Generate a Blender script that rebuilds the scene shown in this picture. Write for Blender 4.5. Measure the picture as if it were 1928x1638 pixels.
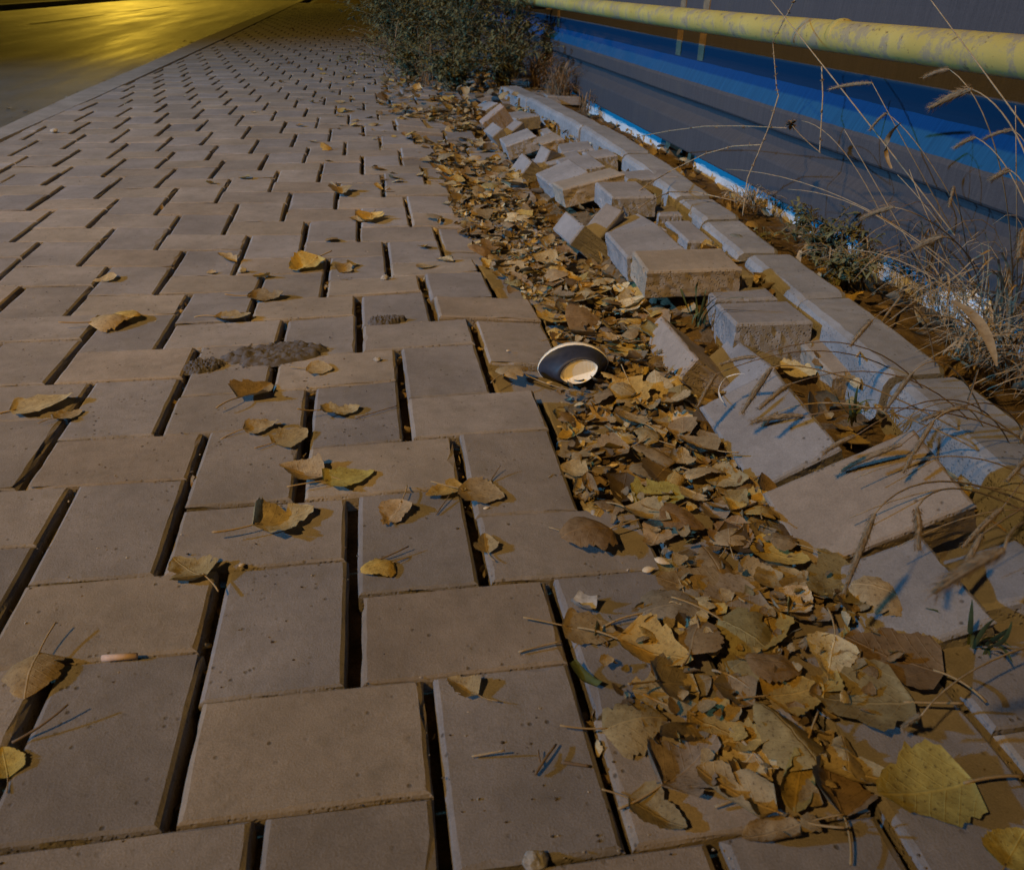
import bpy, bmesh, math, random
import numpy as np
from mathutils import Vector, Matrix, noise

# ---------------------------------------------------------------- scene, camera, light
for o in list(bpy.data.objects): bpy.data.objects.remove(o)
sc = bpy.context.scene
COL = sc.collection
R = math.radians
rnd = random.Random(7)

CAM = {'C': [0.41269, -0.6348, 0.59031], 'M': [[0.986383, -0.163488, 0.017909], [0.065176, 0.488546, 0.870101], [0.151, 0.857085, -0.492548]]}
cam_data = bpy.data.cameras.new('camera')
cam = bpy.data.objects.new('camera', cam_data); COL.objects.link(cam)
m = CAM['M']
rot = Matrix(((m[0][0], m[1][0], -m[2][0]), (m[0][1], m[1][1], -m[2][1]), (m[0][2], m[1][2], -m[2][2])))
cam.matrix_world = Matrix.Translation(CAM['C']) @ rot.to_4x4()
cam_data.sensor_width = 36.0
cam_data.lens = 1500.0 / 1928.0 * 36.0
cam_data.clip_start = 0.02; cam_data.clip_end = 400
cam_data.dof.use_dof = True
cam_data.dof.focus_distance = 1.35
cam_data.dof.aperture_fstop = 12.0
sc.camera = cam

world = bpy.data.worlds.new('World'); sc.world = world
world.use_nodes = True
wn = world.node_tree
sky = wn.nodes.new('ShaderNodeTexSky'); sky.sky_type = 'NISHITA'; sky.sun_disc = False
sky.sun_elevation = R(-3.0); sky.sun_rotation = R(250)
bg = wn.nodes['Background']; bg.inputs['Strength'].default_value = 0.05
wn.links.new(sky.outputs[0], bg.inputs['Color'])

def lamp(name, loc, aim, cone, colour, power, radius):
    d = bpy.data.lights.new(name, 'SPOT'); d.color = colour; d.energy = power; d.shadow_soft_size = radius
    d.spot_size = R(cone); d.spot_blend = 1.0
    o = bpy.data.objects.new(name, d); o.location = loc; COL.objects.link(o)
    o.rotation_euler = (Vector(aim) - Vector(loc)).to_track_quat('-Z', 'Y').to_euler(); return o
# street lamps light the place at night: a sodium lamp on this side behind the left shoulder, a cold white
# lamp across the road, and the sodium lamp further down the road whose light the asphalt mirrors
lamp('sodium_street_lamp', (-4.36, -3.25, 6.3), (0.9, 4.4, 0), 61, (1.0, 0.57, 0.15), 3450, 0.13)
lamp('white_street_lamp', (-13.4, -0.25, 5.9), (1.0, 4.2, 0), 43, (0.15, 0.52, 1.0), 9900, 0.16)
lamp('far_sodium_street_lamp', (-8.8, 37.0, 6.5), (-6.0, 31.0, 0), 104, (1.0, 0.64, 0.06), 5200, 0.25)

sc.view_settings.view_transform = 'Standard'
sc.view_settings.look = 'None'
sc.view_settings.exposure = 0.0
sc.view_settings.gamma = 1.0

# ---------------------------------------------------------------- ground field
CTL=np.array([(0.216,0.13,-0.0047,-0.004),(0.216,-0.201,0.0042,0.0017),(0.361,0.26,-0.0007,-0.0041),(0.361,-0.071,-0.0008,0.0011),(0.431,-0.071,0.0071,-0.0024),(0.577,0.059,0.0071,-0.0032),(0.577,-0.271,-0.0009,-0.0015),(0.507,0.39,0.0007,0.0051),(0.507,0.059,-0.0027,0.0039),(0.146,0.461,-0.0077,-0.0024),(0.146,0.13,-0.0017,0.0014),(0.0,0.331,-0.0077,-0.0004),(0.291,0.591,-0.0041,-0.0052),(0.291,0.26,-0.0052,0.0011),(0.437,0.721,0.003,0.0148),(0.437,0.39,0.0005,0.0104),(0.653,0.52,0.0073,0.005),(-0.07,0.661,-0.0026,-0.0024),(-0.07,0.331,0.0006,0.0052),(0.076,0.791,0.0016,-0.0068),(0.076,0.461,0.0032,0.0038),(0.221,0.921,-0.0058,-0.009),(0.367,1.051,-0.0058,-0.0064),(0.367,0.721,-0.0008,0.0083),(0.583,0.851,0.0105,0.0112),(0.583,0.52,0.0019,0.0127),(-0.14,0.992,-0.0034,-0.0085),(-0.14,0.661,0.0049,0.0054),(0.006,1.122,-0.0057,-0.0168),(0.006,0.791,0.0046,0.002),(0.151,1.252,-0.0118,-0.0254),(0.151,0.921,0.0006,0.0075),(0.297,1.382,-0.0119,-0.0349),(0.297,1.051,-0.0072,0.0025),(-0.21,1.323,-0.0049,-0.006),(-0.21,0.992,-0.0,0.0013),(-0.064,1.453,-0.0036,-0.0149),(-0.064,1.122,-0.0038,-0.0092),(0.081,1.583,-0.0074,-0.0156),(0.081,1.252,-0.0092,-0.0165),(0.227,1.713,-0.01,-0.0068),(0.227,1.382,-0.004,-0.0029),(-0.426,1.524,0.0065,0.0037),(-0.28,1.323,0.002,-0.0001),(-0.134,1.784,-0.0052,-0.0026),(-0.134,1.453,-0.0025,-0.0086),(-0.496,1.854,0.0006,0.0001),(-0.496,1.524,0.0049,0.0098),(-0.35,1.984,-0.0038,0.0034),(-0.35,1.654,0.0002,0.0009),(-0.204,2.114,0.0003,0.0057),(-0.204,1.784,-0.0022,0.002),(-0.566,2.185,0.0006,-0.0024),(-0.566,1.854,0.0071,0.0061),(-0.42,2.315,0.0029,-0.0007),(-0.42,1.984,0.0036,0.0078),(-0.49,2.646,0.0028,-0.0019),(-0.49,2.315,0.0043,0.0022),(-0.636,2.516,0.0055,-0.0053),(-0.636,2.185,0.0048,0.0013),(-0.705,2.847,0.0042,-0.0044),(-0.705,2.516,0.0079,-0.0008),(-0.775,3.177,0.0031,-0.002),(-0.775,2.847,0.0095,0.0003),(-0.845,3.508,0.0071,0.0074),(-0.845,3.177,0.0076,0.006),(-0.915,3.839,-0.0025,0.0075),(-0.915,3.508,0.0031,0.0124),(-0.985,4.17,-0.0119,0.0022),(-0.985,3.839,-0.002,0.0087),(-0.56,2.977,-0.0009,0.0004),(-0.56,2.646,0.0048,0.0017),(-0.63,3.307,0.0067,0.0062),(-0.63,2.977,0.0091,0.005),(-0.7,3.638,0.0041,0.0095),(-0.7,3.307,0.0032,0.0078),(-0.77,3.969,0.0034,0.0075),(-0.77,3.638,0.0039,0.0145),(-0.84,4.3,0.0057,0.0086),(-0.84,3.969,0.0024,0.0153)])
def sstep(a,b,x):
    t=np.clip((x-a)/(b-a),0.,1.); return t*t*(3-2*t)
def warp(x,y):
    """dx and heave of the old pavement at (x, y)"""
    s=.10+.05*max(y,0.)
    d2=(CTL[:,0]-x)**2+(CTL[:,1]-y)**2
    w=np.exp(-d2/(2*s*s)); sw=w.sum()+.05
    return float((w*CTL[:,2]).sum()/sw), float((w*CTL[:,3]).sum()/sw)
def sink(x,y):
    return -.026*float(sstep(.60,.72,x)*sstep(.10,.28,y)*(1-sstep(3.6,4.6,y)))
def H(x,y):
    return warp(x,y)[1]+sink(x,y)


# ---------------------------------------------------------------- material helpers
def nmat(name):
    m = bpy.data.materials.new(name); m.use_nodes = True
    nt = m.node_tree
    return m, nt, nt.nodes['Principled BSDF']
def node(nt, typ, **kw):
    n = nt.nodes.new(typ)
    for k, v in kw.items():
        if k.startswith('i_'):
            key = k[2:]
            n.inputs[int(key) if key.isdigit() else key].default_value = v
        else: setattr(n, k, v)
    return n
def coords(nt, kind='Object'):
    return node(nt, 'ShaderNodeTexCoord').outputs[kind]
def noise_n(nt, vec, scale, detail=4, rough=.6):
    n = node(nt, 'ShaderNodeTexNoise'); n.inputs['Scale'].default_value = scale
    n.inputs['Detail'].default_value = detail; n.inputs['Roughness'].default_value = rough
    nt.links.new(vec, n.inputs['Vector']); return n.outputs['Fac']
def ramp(nt, fac, stops):
    r = node(nt, 'ShaderNodeValToRGB'); e = r.color_ramp.elements
    while len(e) < len(stops): e.new(.5)
    for k, (p, c) in enumerate(stops):
        e[k].position = p; e[k].color = (c[0], c[1], c[2], 1) if not isinstance(c, (int, float)) else (c, c, c, 1)
    nt.links.new(fac, r.inputs[0]); return r.outputs[0]
def mix(nt, fac, a, b, mode='MIX'):
    n = node(nt, 'ShaderNodeMix', data_type='RGBA', blend_type=mode)
    for sock, val in ((0, fac), (6, a), (7, b)):
        if isinstance(val, bpy.types.NodeSocket): nt.links.new(val, n.inputs[sock])
        elif sock == 0: n.inputs[0].default_value = val
        else: n.inputs[sock].default_value = (*val[:3], 1)
    return n.outputs[2]
def mathn(nt, op, a, b=None, c=None):
    n = node(nt, 'ShaderNodeMath', operation=op)
    for i, v in enumerate((a, b, c)):
        if v is None: continue
        if isinstance(v, bpy.types.NodeSocket): nt.links.new(v, n.inputs[i])
        else: n.inputs[i].default_value = v
    return n.outputs[0]
def bump(nt, bsdf, h, strength, dist=.002):
    b = node(nt, 'ShaderNodeBump'); b.inputs['Strength'].default_value = strength; b.inputs['Distance'].default_value = dist
    nt.links.new(h, b.inputs['Height']); nt.links.new(b.outputs[0], bsdf.inputs['Normal']); return b

def concrete(name, use_tint=True, base=(.258, .243, .240), rough=.88, pit=1.0, spec=.25):
    m, nt, b = nmat(name)
    v = coords(nt)
    big = noise_n(nt, v, 6, 4); mid = noise_n(nt, v, 45, 5, .65); fine = noise_n(nt, v, 520, 3, .7)
    c = ramp(nt, big, [(.3, tuple(x * .74 for x in base)), (.7, tuple(x * 1.13 for x in base))])
    c = mix(nt, .35, c, ramp(nt, mid, [(.3, .35), (.72, .66)]), 'OVERLAY')
    c = mix(nt, .45, c, ramp(nt, fine, [(.3, .33), (.7, .67)]), 'OVERLAY')
    if use_tint:
        a = node(nt, 'ShaderNodeAttribute', attribute_name='tint')
        c = mix(nt, 1.0, c, a.outputs['Color'], 'MULTIPLY')
    # dirt smears and pock marks, clustered
    vor = node(nt, 'ShaderNodeTexVoronoi', feature='F1'); vor.inputs['Scale'].default_value = 95
    nt.links.new(v, vor.inputs['Vector'])
    pm = ramp(nt, vor.outputs['Distance'], [(.12, 1.), (.26, 0.)])
    cl = ramp(nt, noise_n(nt, v, 13, 3), [(.47, 0.), (.60, 1.)])
    rnd_c = ramp(nt, vor.outputs['Color'], [(.45, 0.), (.6, 1.)])
    pits = mathn(nt, 'MULTIPLY', mathn(nt, 'MULTIPLY', pm, cl), rnd_c)
    c = mix(nt, mathn(nt, 'MULTIPLY', pits, .75 * pit), c, (.05, .042, .032))
    stain = ramp(nt, noise_n(nt, v, 22, 6, .7), [(.55, 0.), (.72, 1.)])
    c = mix(nt, mathn(nt, 'MULTIPLY', stain, .5), c, (.16, .145, .12))
    nt.links.new(c, b.inputs['Base Color'])
    b.inputs['Roughness'].default_value = rough; b.inputs['Specular IOR Level'].default_value = spec
    h = mathn(nt, 'ADD', mathn(nt, 'MULTIPLY', fine, .8), mathn(nt, 'MULTIPLY', mid, 1.2))
    h = mathn(nt, 'SUBTRACT', h, mathn(nt, 'MULTIPLY', pits, .9))
    bump(nt, b, h, .55, .0016)
    return m

MAT = {}
MAT['paver'] = concrete('paver_concrete')
MAT['block'] = concrete('loose_block_concrete', True, (.29, .265, .245))
MAT['road_kerb'] = concrete('road_kerb_concrete', False, (.25, .235, .222))
MAT['kerb'] = concrete('kerb_concrete', False, (.262, .265, .275))
for m in (MAT['block'], MAT['kerb'], MAT['paver']):       # cast sides are rougher than the smooth tops
    nt = m.node_tree; b = nt.nodes['Principled BSDF']; v = coords(nt)
    sz = node(nt, 'ShaderNodeSeparateXYZ'); nt.links.new(coords(nt, 'Normal'), sz.inputs[0])
    side = ramp(nt, mathn(nt, 'ABSOLUTE', sz.outputs['Z']), [(.35, 1.), (.75, 0.)])
    vo = node(nt, 'ShaderNodeTexVoronoi', feature='F1'); vo.inputs['Scale'].default_value = 190; nt.links.new(v, vo.inputs['Vector'])
    hole = mathn(nt, 'MULTIPLY', side, ramp(nt, vo.outputs['Distance'], [(.16, 1.), (.42, 0.)]))
    hole = mathn(nt, 'MULTIPLY', hole, ramp(nt, noise_n(nt, v, 34, 4, .7), [(.38, 0.), (.58, 1.)]))
    src = b.inputs['Base Color'].links[0].from_socket
    nt.links.new(mix(nt, mathn(nt, 'MULTIPLY', hole, .35), src, (.07, .062, .055)), b.inputs['Base Color'])
    old = b.inputs['Normal'].links[0].from_socket
    b2 = node(nt, 'ShaderNodeBump', invert=True); b2.inputs['Strength'].default_value = .6; b2.inputs['Distance'].default_value = .003
    nt.links.new(hole, b2.inputs['Height']); nt.links.new(old, b2.inputs['Normal']); nt.links.new(b2.outputs[0], b.inputs['Normal'])
MAT['mortar'] = concrete('mortar', False, (.098, .092, .095), .97, .8)
MAT['plinth'] = concrete('white_render', False, (.62, .62, .62), .9, .5)

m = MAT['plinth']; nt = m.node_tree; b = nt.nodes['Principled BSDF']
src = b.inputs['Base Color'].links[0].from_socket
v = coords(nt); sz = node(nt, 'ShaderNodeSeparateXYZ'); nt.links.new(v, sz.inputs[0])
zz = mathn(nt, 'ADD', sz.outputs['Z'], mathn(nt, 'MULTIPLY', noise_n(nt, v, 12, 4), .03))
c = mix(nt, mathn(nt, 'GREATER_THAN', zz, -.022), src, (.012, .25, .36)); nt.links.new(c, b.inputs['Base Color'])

def dirt(name, c1, c2, sc1=40):
    m, nt, b = nmat(name); v = coords(nt)
    n1 = noise_n(nt, v, sc1, 6, .7); n2 = noise_n(nt, v, sc1 * 9, 3)
    c = ramp(nt, n1, [(.3, c1), (.7, c2)])
    c = mix(nt, .5, c, ramp(nt, n2, [(.3, .3), (.7, .7)]), 'OVERLAY')
    nt.links.new(c, b.inputs['Base Color']); b.inputs['Roughness'].default_value = .95
    b.inputs['Specular IOR Level'].default_value = .1
    bump(nt, b, mathn(nt, 'ADD', n1, mathn(nt, 'MULTIPLY', n2, .4)), .8, .008)
    return m
MAT['sand'] = dirt('bedding_sand', (.05, .038, .026), (.13, .10, .07))
MAT['soil'] = dirt('soil', (.07, .05, .03), (.20, .15, .09), 25)

m, nt, b = nmat('asphalt'); v = coords(nt)
n1 = noise_n(nt, v, 2.2, 5); n2 = noise_n(nt, v, 160, 3, .8); n3 = noise_n(nt, v, 14, 4)
mp = node(nt, 'ShaderNodeMapping'); mp.inputs['Scale'].default_value = (1.6, .12, 1); nt.links.new(v, mp.inputs['Vector'])
streak = noise_n(nt, mp.outputs[0], 2.0, 5, .6)
c = ramp(nt, n1, [(.3, (.085, .080, .075)), (.7, (.13, .122, .115))])
c = mix(nt, .5, c, ramp(nt, n2, [(.3, .3), (.7, .7)]), 'OVERLAY')
c = mix(nt, .55, c, ramp(nt, streak, [(.3, .35), (.7, .66)]), 'OVERLAY')
nt.links.new(c, b.inputs['Base Color'])
nt.links.new(ramp(nt, streak, [(.3, .42), (.7, .66)]), b.inputs['Roughness'])
b.inputs['Specular IOR Level'].default_value = .5
bump(nt, b, mathn(nt, 'ADD', n2, mathn(nt, 'MULTIPLY', n3, .5)), .9, .010); MAT['asphalt'] = m

m, nt, b = nmat('worn_road_paint'); v = coords(nt)
c = ramp(nt, noise_n(nt, v, 30, 6, .8), [(.42, (.13, .125, .11)), (.6, (.45, .44, .40))])
nt.links.new(c, b.inputs['Base Color']); b.inputs['Roughness'].default_value = .6; MAT['lane'] = m

m, nt, b = nmat('grey_sheet_paint'); v = coords(nt)
mp = node(nt, 'ShaderNodeMapping'); mp.inputs['Scale'].default_value = (1, 30, 1.5); nt.links.new(v, mp.inputs['Vector'])
n1 = noise_n(nt, mp.outputs[0], 4, 4, .7); n2 = noise_n(nt, v, 9, 5, .7); n3 = noise_n(nt, v, 300, 2)
c = ramp(nt, n1, [(.3, (.054, .054, .062)), (.7, (.074, .073, .081))])
c = mix(nt, ramp(nt, n2, [(.56, 0.), (.75, .4)]), c, (.09, .082, .07))
c = mix(nt, .3, c, ramp(nt, n3, [(.3, .3), (.7, .7)]), 'OVERLAY')
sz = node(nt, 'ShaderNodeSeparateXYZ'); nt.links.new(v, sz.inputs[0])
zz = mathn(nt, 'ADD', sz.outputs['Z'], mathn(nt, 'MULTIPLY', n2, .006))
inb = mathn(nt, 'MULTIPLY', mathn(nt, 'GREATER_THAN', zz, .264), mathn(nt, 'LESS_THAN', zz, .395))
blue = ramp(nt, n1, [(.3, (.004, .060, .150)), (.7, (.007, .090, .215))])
blue = mix(nt, mathn(nt, 'GREATER_THAN', zz, .335), blue, (.005, .034, .072))  # upper part of the band darkened: the pipe's shade put into the colour
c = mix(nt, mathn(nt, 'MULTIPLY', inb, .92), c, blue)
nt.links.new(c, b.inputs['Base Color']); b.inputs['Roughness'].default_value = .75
b.inputs['Specular IOR Level'].default_value = .12
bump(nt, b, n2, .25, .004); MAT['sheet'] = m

m, nt, b = nmat('yellow_pipe_paint'); v = coords(nt)
n1 = noise_n(nt, v, 16, 6, .75); n2 = noise_n(nt, v, 60, 4, .7); n3 = noise_n(nt, v, 4, 3)
c = ramp(nt, n3, [(.3, (.36, .285, .070)), (.7, (.46, .38, .12))])
c = mix(nt, ramp(nt, n1, [(.49, 0.), (.58, .8)]), c, (.25, .215, .16))
c = mix(nt, ramp(nt, n2, [(.60, 0.), (.68, .8)]), c, (.12, .085, .05))
nt.links.new(c, b.inputs['Base Color']); b.inputs['Roughness'].default_value = .6
b.inputs['Specular IOR Level'].default_value = .25
bump(nt, b, mathn(nt, 'ADD', n1, n2), .35, .0015); MAT['pipe'] = m

def leaf_mat(name, source):
    """leaf blade: colour from the object (or the mesh's tint), mottling, veins along the flat leaf's UV"""
    m, nt, b = nmat(name)
    if source == 'object': col = node(nt, 'ShaderNodeObjectInfo').outputs['Color']
    else: col = node(nt, 'ShaderNodeAttribute', attribute_name='tint').outputs['Color']
    uv = coords(nt, 'UV'); v = coords(nt, 'Object')
    sx = node(nt, 'ShaderNodeSeparateXYZ'); nt.links.new(uv, sx.inputs[0])
    ab = mathn(nt, 'ABSOLUTE', sx.outputs['Y'])
    mid = ramp(nt, ab, [(.006, 1.), (.020, 0.)])
    fr = mathn(nt, 'FRACT', mathn(nt, 'MULTIPLY', mathn(nt, 'SUBTRACT', sx.outputs['X'], mathn(nt, 'MULTIPLY', ab, .85)), 6.5))
    side = ramp(nt, mathn(nt, 'ABSOLUTE', mathn(nt, 'SUBTRACT', fr, .5)), [(.0, 1.), (.07, 0.)])
    vein = mathn(nt, 'MAXIMUM', mid, mathn(nt, 'MULTIPLY', side, .55))
    mott = noise_n(nt, uv, 3.2, 6, .72); spots = noise_n(nt, uv, 17, 4, .7)
    c = mix(nt, .75, col, ramp(nt, mott, [(.3, (.28, .25, .215)), (.7, (.74, .72, .66))]), 'OVERLAY')
    c = mix(nt, ramp(nt, spots, [(.56, 0.), (.68, .8)]), c, (.075, .05, .025))
    edge = ramp(nt, mott, [(.30, .55), (.42, 0.)])
    c = mix(nt, edge, c, (.12, .07, .03))
    c = mix(nt, mathn(nt, 'MULTIPLY', vein, .5), c, mix(nt, 1., col, (1.6, 1.5, 1.35), 'MULTIPLY'))
    nt.links.new(c, b.inputs['Base Color']); b.inputs['Roughness'].default_value = .72
    b.inputs['Specular IOR Level'].default_value = .25
    h = mathn(nt, 'ADD', mathn(nt, 'MULTIPLY', vein, .7), mathn(nt, 'MULTIPLY', spots, .8))
    bm = bump(nt, b, h, .6, .0015)
    tr = node(nt, 'ShaderNodeBsdfTranslucent'); nt.links.new(c, tr.inputs['Color'])
    ms = node(nt, 'ShaderNodeMixShader'); ms.inputs[0].default_value = .16
    nt.links.new(b.outputs[0], ms.inputs[1]); nt.links.new(tr.outputs[0], ms.inputs[2])
    nt.links.new(ms.outputs[0], nt.nodes['Material Output'].inputs['Surface'])
    return m
MAT['leaf'] = leaf_mat('dry_leaf', 'object')
MAT['litter'] = leaf_mat('leaf_litter', 'tint')

def plain(name, c1, c2, scale=60, rough=.75, bstr=.3, spec=.25, kind='Object'):
    m, nt, b = nmat(name); v = coords(nt, kind)
    n1 = noise_n(nt, v, scale, 5, .7)
    nt.links.new(ramp(nt, n1, [(.3, c1), (.7, c2)]), b.inputs['Base Color'])
    b.inputs['Roughness'].default_value = rough; b.inputs['Specular IOR Level'].default_value = spec
    bump(nt, b, n1, bstr, .001); return m
MAT['stalk'] = plain('leaf_stalk', (.25, .17, .08), (.42, .31, .16), 90)
MAT['twig'] = plain('twig', (.10, .07, .045), (.22, .16, .10), 120)
MAT['straw'] = plain('dry_straw', (.22, .165, .10), (.41, .33, .215), 70)
MAT['straw_dark'] = plain('dry_brown_stem', (.13, .085, .05), (.27, .19, .11), 70)
MAT['seedhead'] = plain('foxtail_bristles', (.15, .11, .065), (.29, .22, .135), 300)
MAT['green'] = plain('dark_weed_leaf', (.075, .082, .036), (.185, .185, .095), 30, .6)
MAT['green_stem'] = plain('weed_stem', (.09, .075, .04), (.20, .16, .09), 60)
MAT['grass'] = plain('green_grass_blade', (.05, .075, .03), (.11, .135, .055), 40, .55)
MAT['ochre_leaf'] = plain('yellow_weed_leaf', (.34, .24, .05), (.5, .38, .09), 40)
MAT['card'] = plain('cream_card', (.74, .66, .50), (.86, .80, .66), 50, .6, .15)
MAT['print'] = plain('dark_blue_print', (.018, .020, .030), (.036, .038, .052), 90, .5, .15)
MAT['red'] = plain('faded_red_print', (.20, .06, .05), (.32, .12, .10), 200, .5, .1)
MAT['white_film'] = plain('white_film', (.62, .66, .70), (.82, .85, .88), 30, .35, .6, .5)
MAT['blue_film'] = plain('blue_film', (.02, .20, .42), (.05, .32, .60), 30, .35, .6, .5)
MAT['seed'] = plain('seed_shell', (.50, .41, .28), (.74, .65, .50), 200, .6)
MAT['butt'] = plain('pinkish_paper', (.48, .34, .27), (.62, .48, .40), 200, .7)
MAT['stone'] = plain('greenish_stone', (.10, .11, .095), (.20, .20, .17), 60, .9, .8)
MAT['pebble'] = plain('pebble', (.20, .185, .165), (.46, .44, .40), 150, .85)
MAT['post'] = plain('brown_post', (.13, .095, .06), (.24, .18, .11), 25, .8)
m, nt, b = nmat('grit'); a = node(nt, 'ShaderNodeAttribute', attribute_name='tint')
nt.links.new(a.outputs['Color'], b.inputs['Base Color']); b.inputs['Roughness'].default_value = .9; MAT['grit'] = m

# ---------------------------------------------------------------- object helpers
def tag(o, label=None, cat=None, group=None, kind=None):
    if label: o['label'] = label
    if cat: o['category'] = cat
    if group: o['group'] = group
    if kind: o['kind'] = kind
    return o
def link(name, me, parent=None, mat=None):
    o = bpy.data.objects.new(name, me); COL.objects.link(o)
    if mat and not me.materials: me.materials.append(mat)
    if parent: o.parent = parent
    return o
def mesh(name, verts, faces, mat=None, smooth=False, tint=None, uv=None):
    me = bpy.data.meshes.new(name)
    me.from_pydata([tuple(v) for v in verts], [], faces)
    if mat: me.materials.append(mat)
    if smooth: me.polygons.foreach_set('use_smooth', [True] * len(me.polygons))
    if tint is not None:      # one colour per face
        at = me.attributes.new('tint', 'FLOAT_COLOR', 'CORNER')
        buf = []
        for p, t in zip(me.polygons, tint): buf += list((*t, 1.)) * p.loop_total
        at.data.foreach_set('color', buf)
    if uv is not None:
        ul = me.uv_layers.new(name='UVMap'); buf = []
        for l in me.loops: buf += list(uv[l.vertex_index])
        ul.data.foreach_set('uv', buf)
    me.update(); return me
def empty(name, loc, label=None, cat=None, group=None):
    o = bpy.data.objects.new(name, None); COL.objects.link(o); o.location = loc; o.empty_display_size = .02
    return tag(o, label, cat, group)

class MB:
    """gathers faces of one mesh"""
    def __init__(s): s.v = []; s.f = []; s.t = []; s.uv = []
    def add(s, vs, fs, tint=(1, 1, 1), uv=None):
        k = len(s.v); s.v += [tuple(p) for p in vs]; s.f += [tuple(i + k for i in f) for f in fs]
        s.t += [tint] * len(fs); s.uv += uv if uv else [(0, 0)] * len(vs)
    def tube(s, pts, r0, r1=None, n=6, tint=(1, 1, 1)):
        r1 = r0 if r1 is None else r1
        pts = [Vector(p) for p in pts]; vs = []; fs = []
        for i, p in enumerate(pts):
            d = (pts[min(i + 1, len(pts) - 1)] - pts[max(i - 1, 0)]).normalized()
            a = d.cross(Vector((0, 0, 1)) if abs(d.z) < .9 else Vector((1, 0, 0))).normalized(); c = d.cross(a)
            t = i / max(1, len(pts) - 1)
            rr = r0[i] if isinstance(r0, (list, tuple)) else r0 + (r1 - r0) * t
            for k in range(n):
                an = 2 * math.pi * k / n; vs.append(p + (a * math.cos(an) + c * math.sin(an)) * rr)
        for i in range(len(pts) - 1):
            for k in range(n):
                fs.append((i * n + k, i * n + (k + 1) % n, (i + 1) * n + (k + 1) % n, (i + 1) * n + k))
        fs.append(tuple(range(n - 1, -1, -1))); fs.append(tuple((len(pts) - 1) * n + k for k in range(n)))
        s.add(vs, fs, tint)
    def blade(s, pts, w, tint=(1, 1, 1), up=Vector((0, 0, 1)), fold=.25):
        """narrow grass-like blade: three points across"""
        pts = [Vector(p) for p in pts]; vs = []; fs = []; n = len(pts)
        for i, p in enumerate(pts):
            d = (pts[min(i + 1, n - 1)] - pts[max(i - 1, 0)]).normalized()
            a = d.cross(up); a = a.normalized() if a.length > 1e-4 else Vector((1, 0, 0)); q = a.cross(d)
            t = i / (n - 1); ww = w * (math.sin(math.pi * (.12 + .86 * t)) ** .7)
            vs += [p - a * ww + q * ww * fold, p, p + a * ww + q * ww * fold]
        for i in range(n - 1):
            k = i * 3; fs += [(k, k + 1, k + 4, k + 3), (k + 1, k + 2, k + 5, k + 4)]
        s.add(vs, fs, tint)
    def build(s, name, mat, parent=None, smooth=True, tint=False, uv=False):
        return link(name, mesh(name, s.v, s.f, mat, smooth, s.t if tint else None, s.uv if uv else None), parent)

def bez(p0, p1, p2, n=8):
    p0, p1, p2 = map(Vector, (p0, p1, p2))
    return [p0 * (1 - t) ** 2 + p1 * 2 * t * (1 - t) + p2 * t * t for t in [i / n for i in range(n + 1)]]

# ---------------------------------------------------------------- pavement
GX = .2157; GW = .1457; GL = .2007; PW = .130        # cell sizes across and along
GAP = .0085
KERB_L = [(-1.065, -1.0), (-1.065, 4.6), (-1.085, 6.4), (-1.12, 9.7), (-1.22, 16), (-1.40, 28), (-1.9, 60)]
def xl(y):
    for (x0, y0), (x1, y1) in zip(KERB_L, KERB_L[1:]):
        if y <= y1: return x0 + (x1 - x0) * max(0, (y - y0) / (y1 - y0))
    return KERB_L[-1][0]

def paver(mb, x0, x1, y0, y1, seed, tint, segs, jit):
    r = random.Random(seed)
    cx, cy = (x0 + x1) / 2, (y0 + y1) / 2
    dx, hz = warp(cx, cy); hz += sink(cx, cy)
    gx_ = (H(cx + .05, cy) - H(cx - .05, cy)) / .1; gy_ = (H(cx, cy + .05) - H(cx, cy - .05)) / .1
    gx_ = max(-.08, min(.08, gx_)) + r.gauss(0, .006 + .02 * jit); gy_ = max(-.08, min(.08, gy_)) + r.gauss(0, .006 + .012 * jit)
    hz += r.gauss(0, .0010 + .004 * jit); yaw = r.gauss(0, .004 + .018 * jit)
    dx += r.gauss(0, .0007 + .004 * jit); dy = r.gauss(0, .0004 + .0012 * jit)
    hx, hy = (x1 - x0) / 2, (y1 - y0) / 2
    ch = .0058
    ca, sa = math.cos(yaw), math.sin(yaw)
    def place(u, v, z): return (cx + dx + u * ca - v * sa, cy + dy + u * sa + v * ca, hz + z + gx_ * u + gy_ * v)
    ring = []
    for (a, b_), (c, d) in (((-1, -1), (1, -1)), ((1, -1), (1, 1)), ((1, 1), (-1, 1)), ((-1, 1), (-1, -1))):
        for k in range(segs): ring.append((a + (c - a) * k / segs, b_ + (d - b_) * k / segs))
    n = len(ring); vs = []; fs = []
    for lev, (ins, z) in enumerate(((ch, 0.), (ch * .35, -.0022), (0., -.0058), (.0006, -.02), (.0, -.045))):
        for (u, v) in ring:
            j = 0 if segs == 1 else r.gauss(0, .0007 if lev < 2 else .0009)
            if segs > 1 and r.random() < .08 and lev < 3: j += r.random() ** 2 * .008
            vs.append(place(u * (hx - ins - abs(j)), v * (hy - ins * .62 - abs(j)), z))
    for lev in range(4):
        for k in range(n):
            a = lev * n + k; b_ = lev * n + (k + 1) % n
            fs.append((a, a + n, b_ + n, b_))
    fs.append(tuple(range(n)))
    mb.add(vs, fs, tint)

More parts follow.
